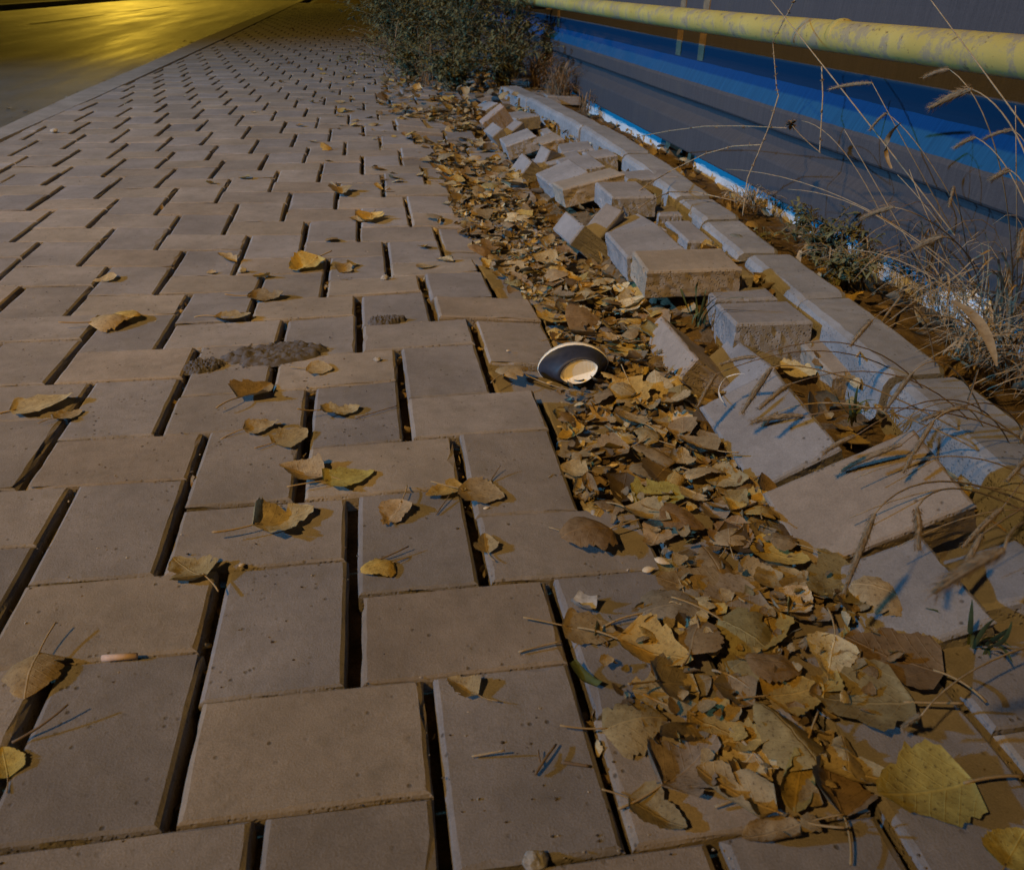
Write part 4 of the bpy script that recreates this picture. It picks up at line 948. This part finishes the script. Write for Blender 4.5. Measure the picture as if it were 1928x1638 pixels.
rock('pebble', (0.399,0.673,0.010), .006, 12, 'pebble', 'small dark stone on the paver right of the mortar lumps', 'pebble')
rock('pebble', (0.502,-0.270,0.001), .010, 13, 'pebble', 'grey pebble in the joint at the bottom edge', 'pebble')
rock('pebble', (0.695,-0.057,0.011), .007, 17, 'pebble', 'white speckled pebble beside the near drift', 'pebble')
rock('pebble', (0.665,0.178,-0.002), .006, 19, 'pebble', 'tiny grey stone at the tip of the crumpled drift edge leaf', 'pebble')
# mussel-grey paint flake beside the slot
def flake(name, px, w_, l_, bend, az, mat, lab, cat, z=.0):
    n = 8; vs = []; fs = []
    for i in range(n + 1):
        for j in range(n + 1):
            u, v = -1 + 2 * i / n, -1 + 2 * j / n; e = 1 - .25 * u * u
            vs.append((u * l_, v * w_ * e, bend * (u * u) + .3 * bend * v * v + .0016 * noise.noise((u * 2, v * 2, w_ * 99))))
    for i in range(n):
        for j in range(n): k = i * (n + 1) + j; fs.append((k, k + n + 1, k + n + 2, k + 1))
    o = link(name, mesh(name, vs, fs, MAT[mat], True)); o.location = Vector(px); o.rotation_euler = (0, .1, az); tag(o, lab, cat)
flake('bark_flake', (0.607,0.001,0.005), .014, .010, .010, .9, 'pebble', 'grey curled flake standing beside the open joint above the bridging leaf', 'flake')
flake('bark_flake', (0.584,-0.097,0.005), .006, .018, .006, -1.0, 'grass', 'pale green curled strip in the open joint under the ochre leaf', 'flake')

# crumpled film bag behind the kerb
def bag(name, c, s, seed, mat, parent=None, off=(0, 0, 0)):
    bm = bmesh.new(); bmesh.ops.create_icosphere(bm, subdivisions=5, radius=1)
    for v in bm.verts:
        q = v.co.copy(); k = 1 + .45 * noise.noise(q * 1.3 + Vector((seed, 0, 0))) + .30 * abs(noise.noise(q * 3.5 + Vector((0, seed, 0)))) - .22 * abs(noise.noise(q * 7 + Vector((0, 0, seed))))
        v.co = Vector((q.x * s[0] * k + off[0], q.y * s[1] * k + off[1], q.z * s[2] * k + off[2]))
    me = bpy.data.meshes.new(name); bm.to_mesh(me); bm.free(); me.materials.append(MAT[mat])
    return link(name, me, parent)
B0 = Vector((1.699,0.833,-0.010))
bagr = empty('plastic_bag', B0, 'crumpled white and blue plastic bag caught in the straw at the fence', 'plastic bag')
bag('film', B0, (.055, .075, .035), 3.1, 'white_film', bagr); bag('blue_print', B0, (.030, .045, .022), 7.7, 'blue_film', bagr, (.035, .045, .030))
B1 = Vector((0.761,5.578,0.030)); b_ = bag('plastic_scrap', B1, (.05, .04, .03), 5.5, 'white_film'); b_.location = B1
tag(b_, 'small white plastic scrap under the front of the weed bush', 'plastic scrap')

# ---------------------------------------------------------------- weeds
def weed(x, y, z, h, spread, nst, nlf, lw, seed, lab, group, leafmat='green', lean=(0, 0)):
    r = random.Random(seed)
    root = empty('weed_bush', (x, y, z), lab, 'weed', group)
    st = MB(); lf = MB()
    for k in range(nst):
        a = r.uniform(0, 6.283); L = h * r.uniform(.55, 1.1); sp = spread * r.uniform(.15, 1.)
        p0 = Vector((r.gauss(0, .03), r.gauss(0, .03), -.02)); p2 = Vector((math.cos(a) * sp + lean[0], math.sin(a) * sp + lean[1], L * r.uniform(.30, 1)))
        p1 = Vector((p2.x * .25, p2.y * .25, L * .75)); pts = bez(p0, p1, p2, 9); st.tube(pts, .0028, .0010, 4)
        for q in range(nlf):
            t = r.uniform(.12, 1); i = min(8, int(t * 9)); p = pts[i].lerp(pts[i + 1], t * 9 - i)
            az = r.uniform(0, 6.283); l = lw * r.uniform(.45, 1.1); up = r.uniform(-.5, .7)
            d = Vector((math.cos(az), math.sin(az), up)).normalized()
            lf.blade([p, p + d * l * .3 + Vector((0, 0, .1 * l)), p + d * l * .65 + Vector((0, 0, .06 * l)), p + d * l - Vector((0, 0, .14 * l))], l * r.uniform(.10, .20), fold=r.uniform(-.5, .5))
            if r.random() < .35:
                d2 = Vector((math.cos(az + .8), math.sin(az + .8), up)).normalized(); q0 = p + d * l * .4
                lf.blade([q0, q0 + d2 * l * .25, q0 + d2 * l * .45], l * .08)
    st.build('stems', MAT['green_stem'], root); lf.build('foliage', MAT[leafmat], root)
    return root
GB = 'weeds growing at the edge of the pavement'
weed(.95, 4.72, 0, .34, .42, 46, 40, .046, 1, 'low front weed of the bush, dark lobed leaves over fallen leaves', GB)
weed(1.28, 4.85, 0, .42, .42, 46, 40, .046, 2, 'dark leafy weed of the bush nearest the dry brown grass', GB)
weed(.72, 5.30, 0, .42, .48, 46, 40, .048, 3, 'dark leafy weed at the left front of the bush', GB)
weed(1.06, 5.45, 0, .75, .62, 56, 44, .050, 4, 'tall dark weed in the middle of the bush', GB)
weed(1.45, 5.5, 0, .78, .52, 50, 44, .050, 5, 'tall dark weed of the bush beside the yellow pipe', GB)
weed(.74, 6.3, 0, .80, .66, 52, 44, .052, 6, 'tall dark weed at the left back of the bush', GB)
weed(1.2, 6.8, 0, 1.0, .75, 52, 44, .056, 7, 'tallest dark weed at the back of the bush', GB)
weed(.68, 7.8, 0, .90, .60, 46, 36, .070, 8, 'far dark weed behind the left back of the bush', GB)
weed(1.15, 9.0, 0, 1.1, .75, 46, 36, .076, 9, 'farthest dark weed behind the bush', GB)
STEMS = []
yb = MB(); r_ = random.Random(5)
for k in range(16):
    p = Vector((1.420,6.513,0.402)) + Vector((r_.gauss(0, .02), r_.gauss(0, .03), r_.gauss(-.03, .10) ))
    a = r_.uniform(0, 6.28); l = .05; d = Vector((math.cos(a), math.sin(a), r_.uniform(-.8, .3)))
    yb.blade([p, p + d * l * .4, p + d * l * .8, p + d * l], .012)
yb.tube(bez((1.42, 5.62, -.02), (1.44, 5.4, .3), Vector((1.420,6.513,0.402)) + Vector((0, 0, .05))), .004, .0015)
tag(yb.build('yellowed_weed', MAT['ochre_leaf']), 'yellowed weed stem standing out of the dark bush below the pipe end', 'weed')
for k, (x, y, n_, l, lab) in enumerate(((.80, 4.95, 40, .45, 'dry brown stems standing up at the left front of the weed bush'), (1.30, 5.05, 46, .5, 'dry brown stems standing up at the right front of the weed bush'), (.60, 5.9, 30, .5, 'dry brown stems sticking out left of the weed bush'))):
    STEMS.append((x, y, n_, l, lab))
# bare branch sticking out to the left of the bush
br = MB()
P0, P1 = Vector((0.615,5.217,0.020)), Vector((0.315,6.829,0.200))
P1 = P0 + (Vector((-.26, .55, .22)))
br.tube(bez(P0, P0.lerp(P1, .5) + Vector((0, 0, .06)), P1, 10), .005, .0015)
for k in range(26):
    t = r_.random(); p = P0.lerp(P1, t) + Vector((0, 0, .05 * math.sin(3.1 * t))); d = Vector((r_.gauss(0, 1), r_.gauss(0, 1), r_.uniform(-1, .6))).normalized() * .06
    br.tube([p, p + d * .5, p + d], .0018, .0008, 4)
tag(br.build('bare_branch', MAT['twig']), 'thin bare branch reaching left from the weed bush over the pavers', 'branch')
GW2 = 'small weeds along the soil behind the kerb'
weed(1.60, 1.30, -.03, .13, .13, 26, 16, .030, 11, 'small dark leafy weed at the fence, left of the plastic bag', GW2)
weed(1.53, 1.08, -.03, .11, .12, 24, 16, .028, 12, 'small dark leafy weed just behind the kerb, under leaning straw', GW2)
weed(1.66, 1.55, -.03, .08, .10, 16, 12, .026, 13, 'low greyish weed by the white plinth', GW2)
weed(1.47, 1.42, -.03, .05, .06, 8, 8, .024, 14, 'tiny green weed hanging over the short kerb piece', GW2)

# ---------------------------------------------------------------- dry grass
def tuft(name, x, y, z, n, L, spread, w_, mat, seed, lab, cat, group=None, droop=.5, lean=(0, 0)):
    r = random.Random(seed); mb = MB()
    for k in range(n):
        a = r.uniform(0, 6.283); l = L * r.uniform(.5, 1.15); s = spread * r.uniform(.2, 1)
        p0 = Vector((x + r.gauss(0, .025), y + r.gauss(0, .03), z - .01)); p2 = p0 + Vector((math.cos(a) * s + lean[0] * r.random(), math.sin(a) * s + lean[1] * r.random(), l * r.uniform(.15, 1 - droop * .5)))
        p1 = p0.lerp(p2, .4) + Vector((0, 0, l * .6)); pts = bez(p0, p1, p2, 7)
        if r.random() < .5: mb.blade(pts, w_ * r.uniform(.6, 1.3))
        else: mb.tube(pts, w_ * .4, w_ * .18, 4)
    tag(mb.build(name, MAT[mat]), lab, cat, group)
GD_ = 'dry grass tufts along the fence'
tuft('dry_grass_tuft', 1.58, 4.55, -.03, 150, .30, .20, .0028, 'straw_dark', 1, 'brown dry grass tuft at the end of the far kerb stone', 'dry grass', GD_)
tuft('dry_grass_tuft', 1.52, 5.0, -.03, 150, .36, .22, .0030, 'straw_dark', 2, 'brown dry grass tuft between the weed bush and the plinth', 'dry grass', GD_)
tuft('dry_grass_tuft', 1.64, 4.1, -.03, 60, .16, .12, .0022, 'straw_dark', 3, 'thin dry grass in front of the far white plinth', 'dry grass', GD_)
for k, (x, y, l, lab) in enumerate(((1.62, 1.85, .14, 'short pale dry grass tuft by the plinth, farthest of the near row'), (1.60, 1.15, .16, 'pale dry grass tuft around the small dark weed'), (1.66, .85, .20, 'pale dry grass tuft around the plastic bag'),
                                 (1.55, .62, .20, 'matted dry grass tuft right behind the near kerb stone'), (1.68, .5, .26, 'tall matted dry grass tuft at the right edge by the fence'), (1.50, .30, .20, 'dry grass tuft at the right edge behind the nearest kerb stone'))):
    tuft('dry_grass_tuft', x, y, -.03, 90, l, l * .9, .0022, 'straw', 20 + k, lab, 'dry grass', GD_, 1.2)
for k, (x, y, l, lx, n_, mt, lab) in enumerate(((1.66, .72, .42, -.30, 34, 'straw', 'long straw blades fanning left from beside the plastic bag'), (1.62, .42, .40, -.28, 34, 'straw', 'long straw blades fanning left at the right edge, lower'),
        (1.70, 1.00, .40, -.22, 26, 'straw_dark', 'long brown blades in front of the panel above the plastic bag'), (1.58, .55, .22, -.16, 60, 'straw_dark', 'tangled brown blades on the soil behind the near kerb stone'),
        (1.64, 1.30, .20, -.14, 46, 'straw_dark', 'tangled brown blades around the small dark weed'))):
    tuft('dry_grass_tuft', x, y, -.05, n_, l, l * .45, .0024, mt, 60 + k, lab, 'dry grass', GD_, .6, (lx, -.05))
for k, (x, y, n_, l, lab) in enumerate(STEMS): tuft('dry_grass_tuft', x, y, 0, n_, l, l * .7, .0026, 'straw_dark', 90 + k, lab, 'dry grass', GD_, .5)
def seed_head(mb, pts, r):
    n = len(pts)
    mb.tube(pts, [r * .72 * (.55 + .55 * math.sin(math.pi * (i / (n - 1)) ** .8)) for i in range(n)], n=8)
    q = random.Random(int(abs(pts[0].x) * 9999))
    for k in range(260):
        t = q.random(); i = min(n - 2, int(t * (n - 1))); p = pts[i].lerp(pts[i + 1], t * (n - 1) - i); d0 = (pts[i + 1] - pts[i]).normalized()
        a = q.uniform(0, 6.283); s = d0.orthogonal(); s.rotate(Matrix.Rotation(a, 3, d0)); d = (s + d0 * .9).normalized()
        e = p + d * r * q.uniform(1.3, 2.3); w_ = d.cross(d0).normalized() * .00035
        b0 = p + s * r * .6; mb.add([b0 - w_, b0 + w_, e], [(0, 1, 2)])
def stalk_plant(root, mid, neck, tip, lab, r=.0045, sr=.0011, blades=(), mat='straw', name='foxtail_stalk'):
    root, mid, neck = Vector(root), Vector(mid), Vector(neck)
    e = empty(name, root, lab, 'dry grass stalk', 'tall dry grass stalks leaning over the kerb'); inv_ = -root
    sb = MB(); sb.tube([p + inv_ for p in bez(root, mid, neck, 14)], sr * 1.25, sr * .7, 5); sb.build('stem', MAT[mat], e)
    if tip is not None:
        tip = Vector(tip); hb = MB(); seed_head(hb, [p + inv_ for p in bez(neck, neck.lerp(tip, .5) + Vector((0, 0, .006)), tip, 8)], r); hb.build('seed_head', MAT['seedhead'], e, False)
    for (a, b_, c, w_) in blades:
        q = MB(); q.blade([p + inv_ for p in bez(a, b_, c, 9)], w_); q.build('leaf_blade', MAT['straw'], e)
S = stalk_plant
S((1.837,0.912,-0.030), (1.520,0.954,0.273), (1.440,1.561,0.576), None, 'long straight straw stem crossing the yellow pipe', sr=.0016)
S((1.871,1.033,-0.030), (1.500,0.858,0.271), (1.450,1.021,0.424), (1.430,1.149,0.398), 'straw stalk whose seed head droops left before the blue band, left of a pair', .0046)
S((1.777,0.811,-0.030), (1.400,0.529,0.430), (1.380,0.692,0.478), (1.370,0.741,0.460), 'straw stalk with small hooked seed head just under the pipe', .0042)
S((1.250,0.206,0.284), (1.220,0.300,0.465), (1.200,0.390,0.480), (1.190,0.450,0.449), 'stalk with the largest blurred seed head under the pipe', .0060)
S((1.844,0.941,-0.030), (1.500,0.843,0.334), (1.480,0.995,0.369), (1.470,1.024,0.330), 'thin stalk with a short seed head before the grey panel', .0036)
S((1.450,0.372,0.137), (1.400,0.476,0.365), (1.380,0.583,0.387), (1.370,0.613,0.366), 'stalk with narrow seed head near the right edge below the blue band', .0038)
S((1.500,0.443,0.162), (1.460,0.539,0.393), (1.440,0.582,0.398), (1.430,0.629,0.376), 'stalk with pale thin seed head nearest the right edge', .0032)
S((1.871,1.013,-0.030), (1.300,0.476,0.287), (1.260,0.575,0.280), (1.250,0.640,0.245), 'stalk with brown seed head before the light stripe of the panel', .0052)
S((1.806,0.945,-0.030), (1.250,0.369,0.285), (1.200,0.366,0.291), (1.190,0.406,0.260), 'stalk with brown seed head above the small dark weed', .0054)
S((1.400,0.331,0.173), (1.360,0.398,0.351), (1.340,0.442,0.364), (1.330,0.464,0.345), 'stalk with small brown seed head at the right, middle height', .0044)
S((1.818,1.000,-0.030), (1.500,0.713,0.232), (1.490,0.743,0.273), (1.480,0.728,0.238), 'stalk with hanging seed head before the light stripe', .0038)
S((1.150,0.073,0.259), (1.120,0.110,0.379), (1.100,0.119,0.370), (1.090,0.101,0.344), 'stalk with blurred seed head cut by the right edge', .0056)
S((1.759,0.813,-0.030), (1.450,0.914,0.260), (1.350,1.455,0.167), None, 'thin straw stem arching far left over the kerb')
S((1.725,0.786,-0.030), (1.480,0.909,0.228), (1.400,1.195,0.170), None, 'thin straw stem arching left below the farther arching one')
S((1.760,1.194,-0.030), (1.550,1.233,0.305), (1.520,1.412,0.294), None, 'thin straw stem curving up to the dead flower')
S((1.703,0.957,-0.030), (1.500,1.027,0.236), (1.480,1.138,0.314), None, 'straw stem with a long curled blade before the panel', blades=[((1.480,0.931,0.269), (1.480,1.005,0.309), (1.470,0.920,0.361), .0058)])
S((1.596,0.581,-0.030), (1.300,0.335,0.142), (1.250,0.373,0.189), None, 'broad pale straw blade bending over the plastic bag', blades=[((1.300,0.437,0.166), (1.280,0.337,0.184), (1.260,0.261,0.135), .0100)])
S((1.615,0.968,-0.020), (1.420,0.758,-0.005), (1.202,0.493,0.050), None, 'pale straw stalk fallen across the kerb below the bag', sr=.0030)
S((1.591,1.212,-0.030), (1.450,1.131,0.079), (1.430,1.138,0.033), None, 'straw stem with a blade hanging down before the kerb', blades=[((1.430,1.137,0.037), (1.420,1.123,0.004), (1.400,1.072,-0.043), .0065)])
S((1.339,0.449,0.000), (1.340,0.566,0.033), (1.320,0.574,0.016), None, 'curved pale blade hanging over the kerb joint by the narrow cut block', blades=[((1.320,0.558,0.048), (1.320,0.582,0.007), (1.310,0.513,-0.016), .0048)])
for k, (a, b_, c, lab) in enumerate((((1.300,0.309,0.385), (1.300,0.435,0.454), (1.300,0.685,0.587), 'thin straw stem rising over the pipe at the right'), ((1.789,0.810,-0.030), (1.500,0.575,0.248), (1.500,0.662,0.425), 'upright straw stem at the right edge'),
                                    ((1.818,0.944,-0.030), (1.550,0.814,0.185), (1.550,1.006,0.240), 'straw stem leaning left before the light stripe'), ((1.700,0.820,-0.030), (1.500,0.791,0.181), (1.500,0.900,0.273), 'straw stem crossing behind the curled blade'),
                                    ((1.619,0.603,-0.030), (1.400,0.600,0.188), (1.350,0.811,0.137), 'low straw stem lying left over the soil'), ((1.654,0.677,-0.030), (1.400,0.617,0.124), (1.300,0.603,0.030), 'straw stem bowed down to the kerb'))):
    S(a, b_, c, None, lab, sr=.0011)
# blurred stalks close to the camera over the near blocks
S((1.34, .22, -.02), (1.020,0.297,0.156), (0.920,0.262,0.152), (0.900,0.282,0.074), 'stalk with blurred seed head above the bluish smooth block', .0052)
S((1.32, .16, -.02), (1.050,0.237,0.150), (0.960,0.293,0.066), (0.950,0.328,0.007), 'stalk with narrow seed head low over the mauve grey block', .0036)
S((1.28, .0, -.02), (1.020,0.029,0.151), (0.860,-0.130,0.201), (0.850,-0.158,0.177), 'blurred stalk hanging before the large beige block', .0036)
S((1.30, .05, -.02), (0.980,0.013,0.183), (0.840,-0.106,0.180), (0.820,-0.121,0.102), 'blurred stalk drooping over the front edge of the large beige block', .0040)
S((1.32, -.02, -.02), (0.900,-0.179,0.259), (0.720,-0.354,0.342), (0.700,-0.341,0.305), 'closest blurred brown seed head at the right over the nearest tilted block', .0042)
S((1.26, -.10, -.02), (0.950,-0.159,0.078), (0.840,-0.230,0.059), (0.840,-0.217,0.028), 'long thin stalk lying toward the largest yellow-green leaf', .0022)
S((1.33, .10, -.02), (1.100,0.109,0.206), (1.030,0.078,0.164), (1.000,0.066,0.102), 'stalk bending over the golden crumpled leaf by the kerb', .0036)
S((1.34, .3, -.02), (1.150,0.229,0.209), (1.100,0.221,0.154), (1.080,0.229,0.092), 'stalk bending over the kerb joint by the narrow cut block', .0040)
for k, (a, c, lab) in enumerate((((1.30, .1, -.02), (0.950,0.079,0.091), 'bare thin stem over the large beige block, upper'), ((1.30, .06, -.02), (0.930,0.043,0.061), 'bare thin stem over the large beige block, lower'),
                              ((1.29, .02, -.02), (0.930,-0.042,0.084), 'bare thin stem over the nearest tilted block'), ((1.31, .26, -.02), (1.080,0.197,0.089), 'bare thin stem over the near kerb joint'))):
    a = Vector(a); c = Vector(c); S(a, a.lerp(c, .5) + Vector((0, 0, .12)), c, None, lab, sr=.0009)
q_ = random.Random(31)
WHERE = ['over the mauve grey block, upper of three', 'over the mauve grey block, middle of three', 'over the mauve grey block, lower of three', 'over the left half of the large beige block', 'over the middle of the large beige block', 'over the right half of the large beige block',
         'over the left edge of the nearest tilted block', 'over the middle of the nearest tilted block', 'over the right side of the nearest tilted block', 'over the near kerb joint', 'over the nearest kerb stone, left', 'over the nearest kerb stone, right']
for k, (x, y) in enumerate(((.86, .36), (.90, .30), (.93, .24), (.86, .10), (.92, .07), (.99, .10), (.98, -.06), (1.04, -.03), (1.10, .02), (1.12, .38), (1.16, .22), (1.20, .12))):
    neck = Vector((x + .02, y + q_.uniform(-.02, .02), q_.uniform(.10, .17))); ro = Vector((q_.uniform(1.30, 1.40), y + q_.uniform(-.05, .2), -.02))
    mid = ro.lerp(neck, .5) + Vector((0, 0, q_.uniform(.10, .18))); tip = neck + Vector((-q_.uniform(.025, .05), q_.uniform(-.03, .03), -q_.uniform(.02, .05)))
    S(ro, mid, neck, tip, 'drooping foxtail stalk ' + WHERE[k], q_.uniform(.0034, .0046), .0009, mat='straw_dark')
# jointed thorny stems
def thorny(pts, lab, r=.0016, nodes=9, seed=1):
    q = random.Random(seed); mb = MB(); pts = [Vector(p) for p in pts]
    fine = []
    for i in range(len(pts) - 1):
        for k in range(4): fine.append(pts[i].lerp(pts[i + 1], k / 4))
    fine.append(pts[-1]); mb.tube(fine, r * 1.1, r * .8, 5); tag(mb.build('jointed_stem', MAT['straw']), lab, 'dry stem', 'dry jointed stems over the kerb')
    o = bpy.data.objects[-1] if False else None
    nb = MB()
    for k in range(nodes):
        t = (k + .5) / nodes * (len(pts) - 1); i = int(t); p = pts[i].lerp(pts[i + 1], t - i)
        for s in range(3):
            d = Vector((q.gauss(0, 1), q.gauss(0, 1), q.gauss(.2, 1))).normalized() * q.uniform(.004, .009); nb.tube([p, p + d * .6, p + d], r * 1.5, r * .5, 4)
    return nb
def thorny_obj(pts, lab, **k):
    nb = thorny(pts, lab, **k); o = COL.objects[-1]; nb.build('dry_bud', MAT['twig'], o)
thorny_obj([(1.500,2.646,0.061), (1.490,2.305,0.133), (1.480,1.955,0.201), (1.480,1.668,0.244), (1.480,1.410,0.277)], 'jointed stem lying level before the grey panel', nodes=6, seed=2)
thorny_obj([(1.460,1.498,0.221), (1.440,1.631,0.195), (1.400,1.733,0.156), (1.340,1.843,0.086), (1.206,1.626,0.100), (1.153,1.592,0.080), (1.132,1.603,0.060), (1.056,1.454,0.055)], 'jointed stem arching over the kerb down to the nearer leaning block', nodes=9, seed=3)
thorny_obj([(1.568,1.597,0.020), (1.438,1.537,0.060), (1.381,1.557,0.070), (1.341,1.621,0.070), (1.247,1.584,0.080), (1.163,1.495,0.080), (1.110,1.445,0.070)], 'jointed stem lying over the kerb and the flat block by the kerb', nodes=8, seed=4)
thorny_obj([(1.500,1.519,0.573), (1.500,1.563,0.522), (1.500,1.609,0.466), (1.490,1.552,0.408), (1.490,1.524,0.362), (1.480,1.485,0.347)], 'dark budded stem in front of the pipe', nodes=11, r=.0013, seed=5)
thorny_obj([(1.480,1.485,0.347), (1.470,1.489,0.270), (1.450,1.488,0.200), (1.420,1.465,0.139), (1.401,1.419,0.050)], 'pale straight stem standing on the kerb below the budded stem', nodes=4, r=.0018, seed=6)
thorny_obj([(1.520,1.365,0.427), (1.520,1.333,0.365), (1.510,1.294,0.296), (1.500,1.260,0.242)], 'short vertical straw stem before the grey panel', nodes=3, r=.0017, seed=7)
fl = MB(); C0 = Vector((1.500,1.427,0.284)); q_ = random.Random(8)
for k in range(22):
    d = Vector((q_.gauss(0, 1), q_.gauss(0, 1), q_.gauss(0, 1))).normalized(); fl.blade([C0, C0 + d * .010, C0 + d * .018], .006)
fl.tube(bez(C0, C0 + Vector((.02, -.03, -.03)), Vector((1.500,1.255,0.243))), .0018, .0012)
tag(fl.build('dead_flower', MAT['straw_dark']), 'shrivelled dead flower head on a stalk before the grey panel', 'dead flower')

# ---------------------------------------------------------------- green grass
def grass_tuft(base, tips, lab, seed, w_=.0022):
    base = Vector(base); r = random.Random(seed); mb = MB()
    for (c, t) in tips:
        p0 = base + Vector((r.gauss(0, .006), r.gauss(0, .006), 0)); mb.blade(bez(p0, c, t, 10), w_ * r.uniform(.8, 1.2))
    for k in range(7):
        a = r.uniform(0, 6.28); l = r.uniform(.03, .07); p0 = base + Vector((r.gauss(0, .008), r.gauss(0, .008), 0))
        mb.blade(bez(p0, p0 + Vector((0, 0, l * .7)), p0 + Vector((math.cos(a) * l * .6, math.sin(a) * l * .6, l * .6)), 8), w_)
    tag(mb.build('grass_tuft', MAT['grass']), lab, 'grass', 'green grass tufts between the blocks')
grass_tuft((1.046,0.810,-0.010), [((1.053,0.872,0.050), (1.041,0.818,0.080)), ((1.003,0.813,0.050), (1.034,0.950,0.090)), ((1.021,0.727,0.080), (1.058,0.701,0.100)), ((1.030,0.727,0.090), (1.110,0.710,0.080)), ((0.949,0.774,0.020), (0.921,0.758,0.010)), ((1.034,0.763,0.050), (1.037,0.770,0.080))], 'green grass tuft sprouting between the rough fronted beige block and its neighbours', 1)
grass_tuft((1.138,0.370,-0.010), [((1.085,0.336,0.040), (1.071,0.335,0.070)), ((1.103,0.332,0.050), (1.104,0.332,0.080)), ((1.089,0.316,0.050), (1.093,0.338,0.070))], 'green grass tuft behind the mauve grey block by the kerb', 2)
grass_tuft((1.003,-0.106,-0.010), [((0.961,-0.131,0.050), (0.947,-0.135,0.090)), ((0.974,-0.132,0.050), (0.972,-0.143,0.070)), ((0.990,-0.139,0.040), (0.970,-0.164,0.080)), ((0.980,-0.163,0.030), (0.964,-0.167,0.090))], 'green grass tuft at the right edge below the nearest tilted block', 3, .0028)
for k, (p, lab) in enumerate((((1.047,0.656,0.030), 'a'), ((0.952,0.451,0.030), 'b'))): pass
wh = MB()
wh.blade(bez((0.952,0.453,0.045), (0.969,0.457,0.050), (0.984,0.453,0.050)), .0016); wh.blade(bez((0.925,0.415,0.040), (0.917,0.394,0.040), (0.918,0.376,0.040)), .0018)
wh.tube(bez((0.952,0.453,0.045), (0.933,0.434,0.045), (0.925,0.415,0.040)), .0006)
tag(wh.build('white_hair', MAT['white_film']), 'curled white grass hair lying on the bluish smooth block', 'grass hair')
# leaf leaning in the hollow, soil crumbs in the heap
hb = MB()
tag_ = None
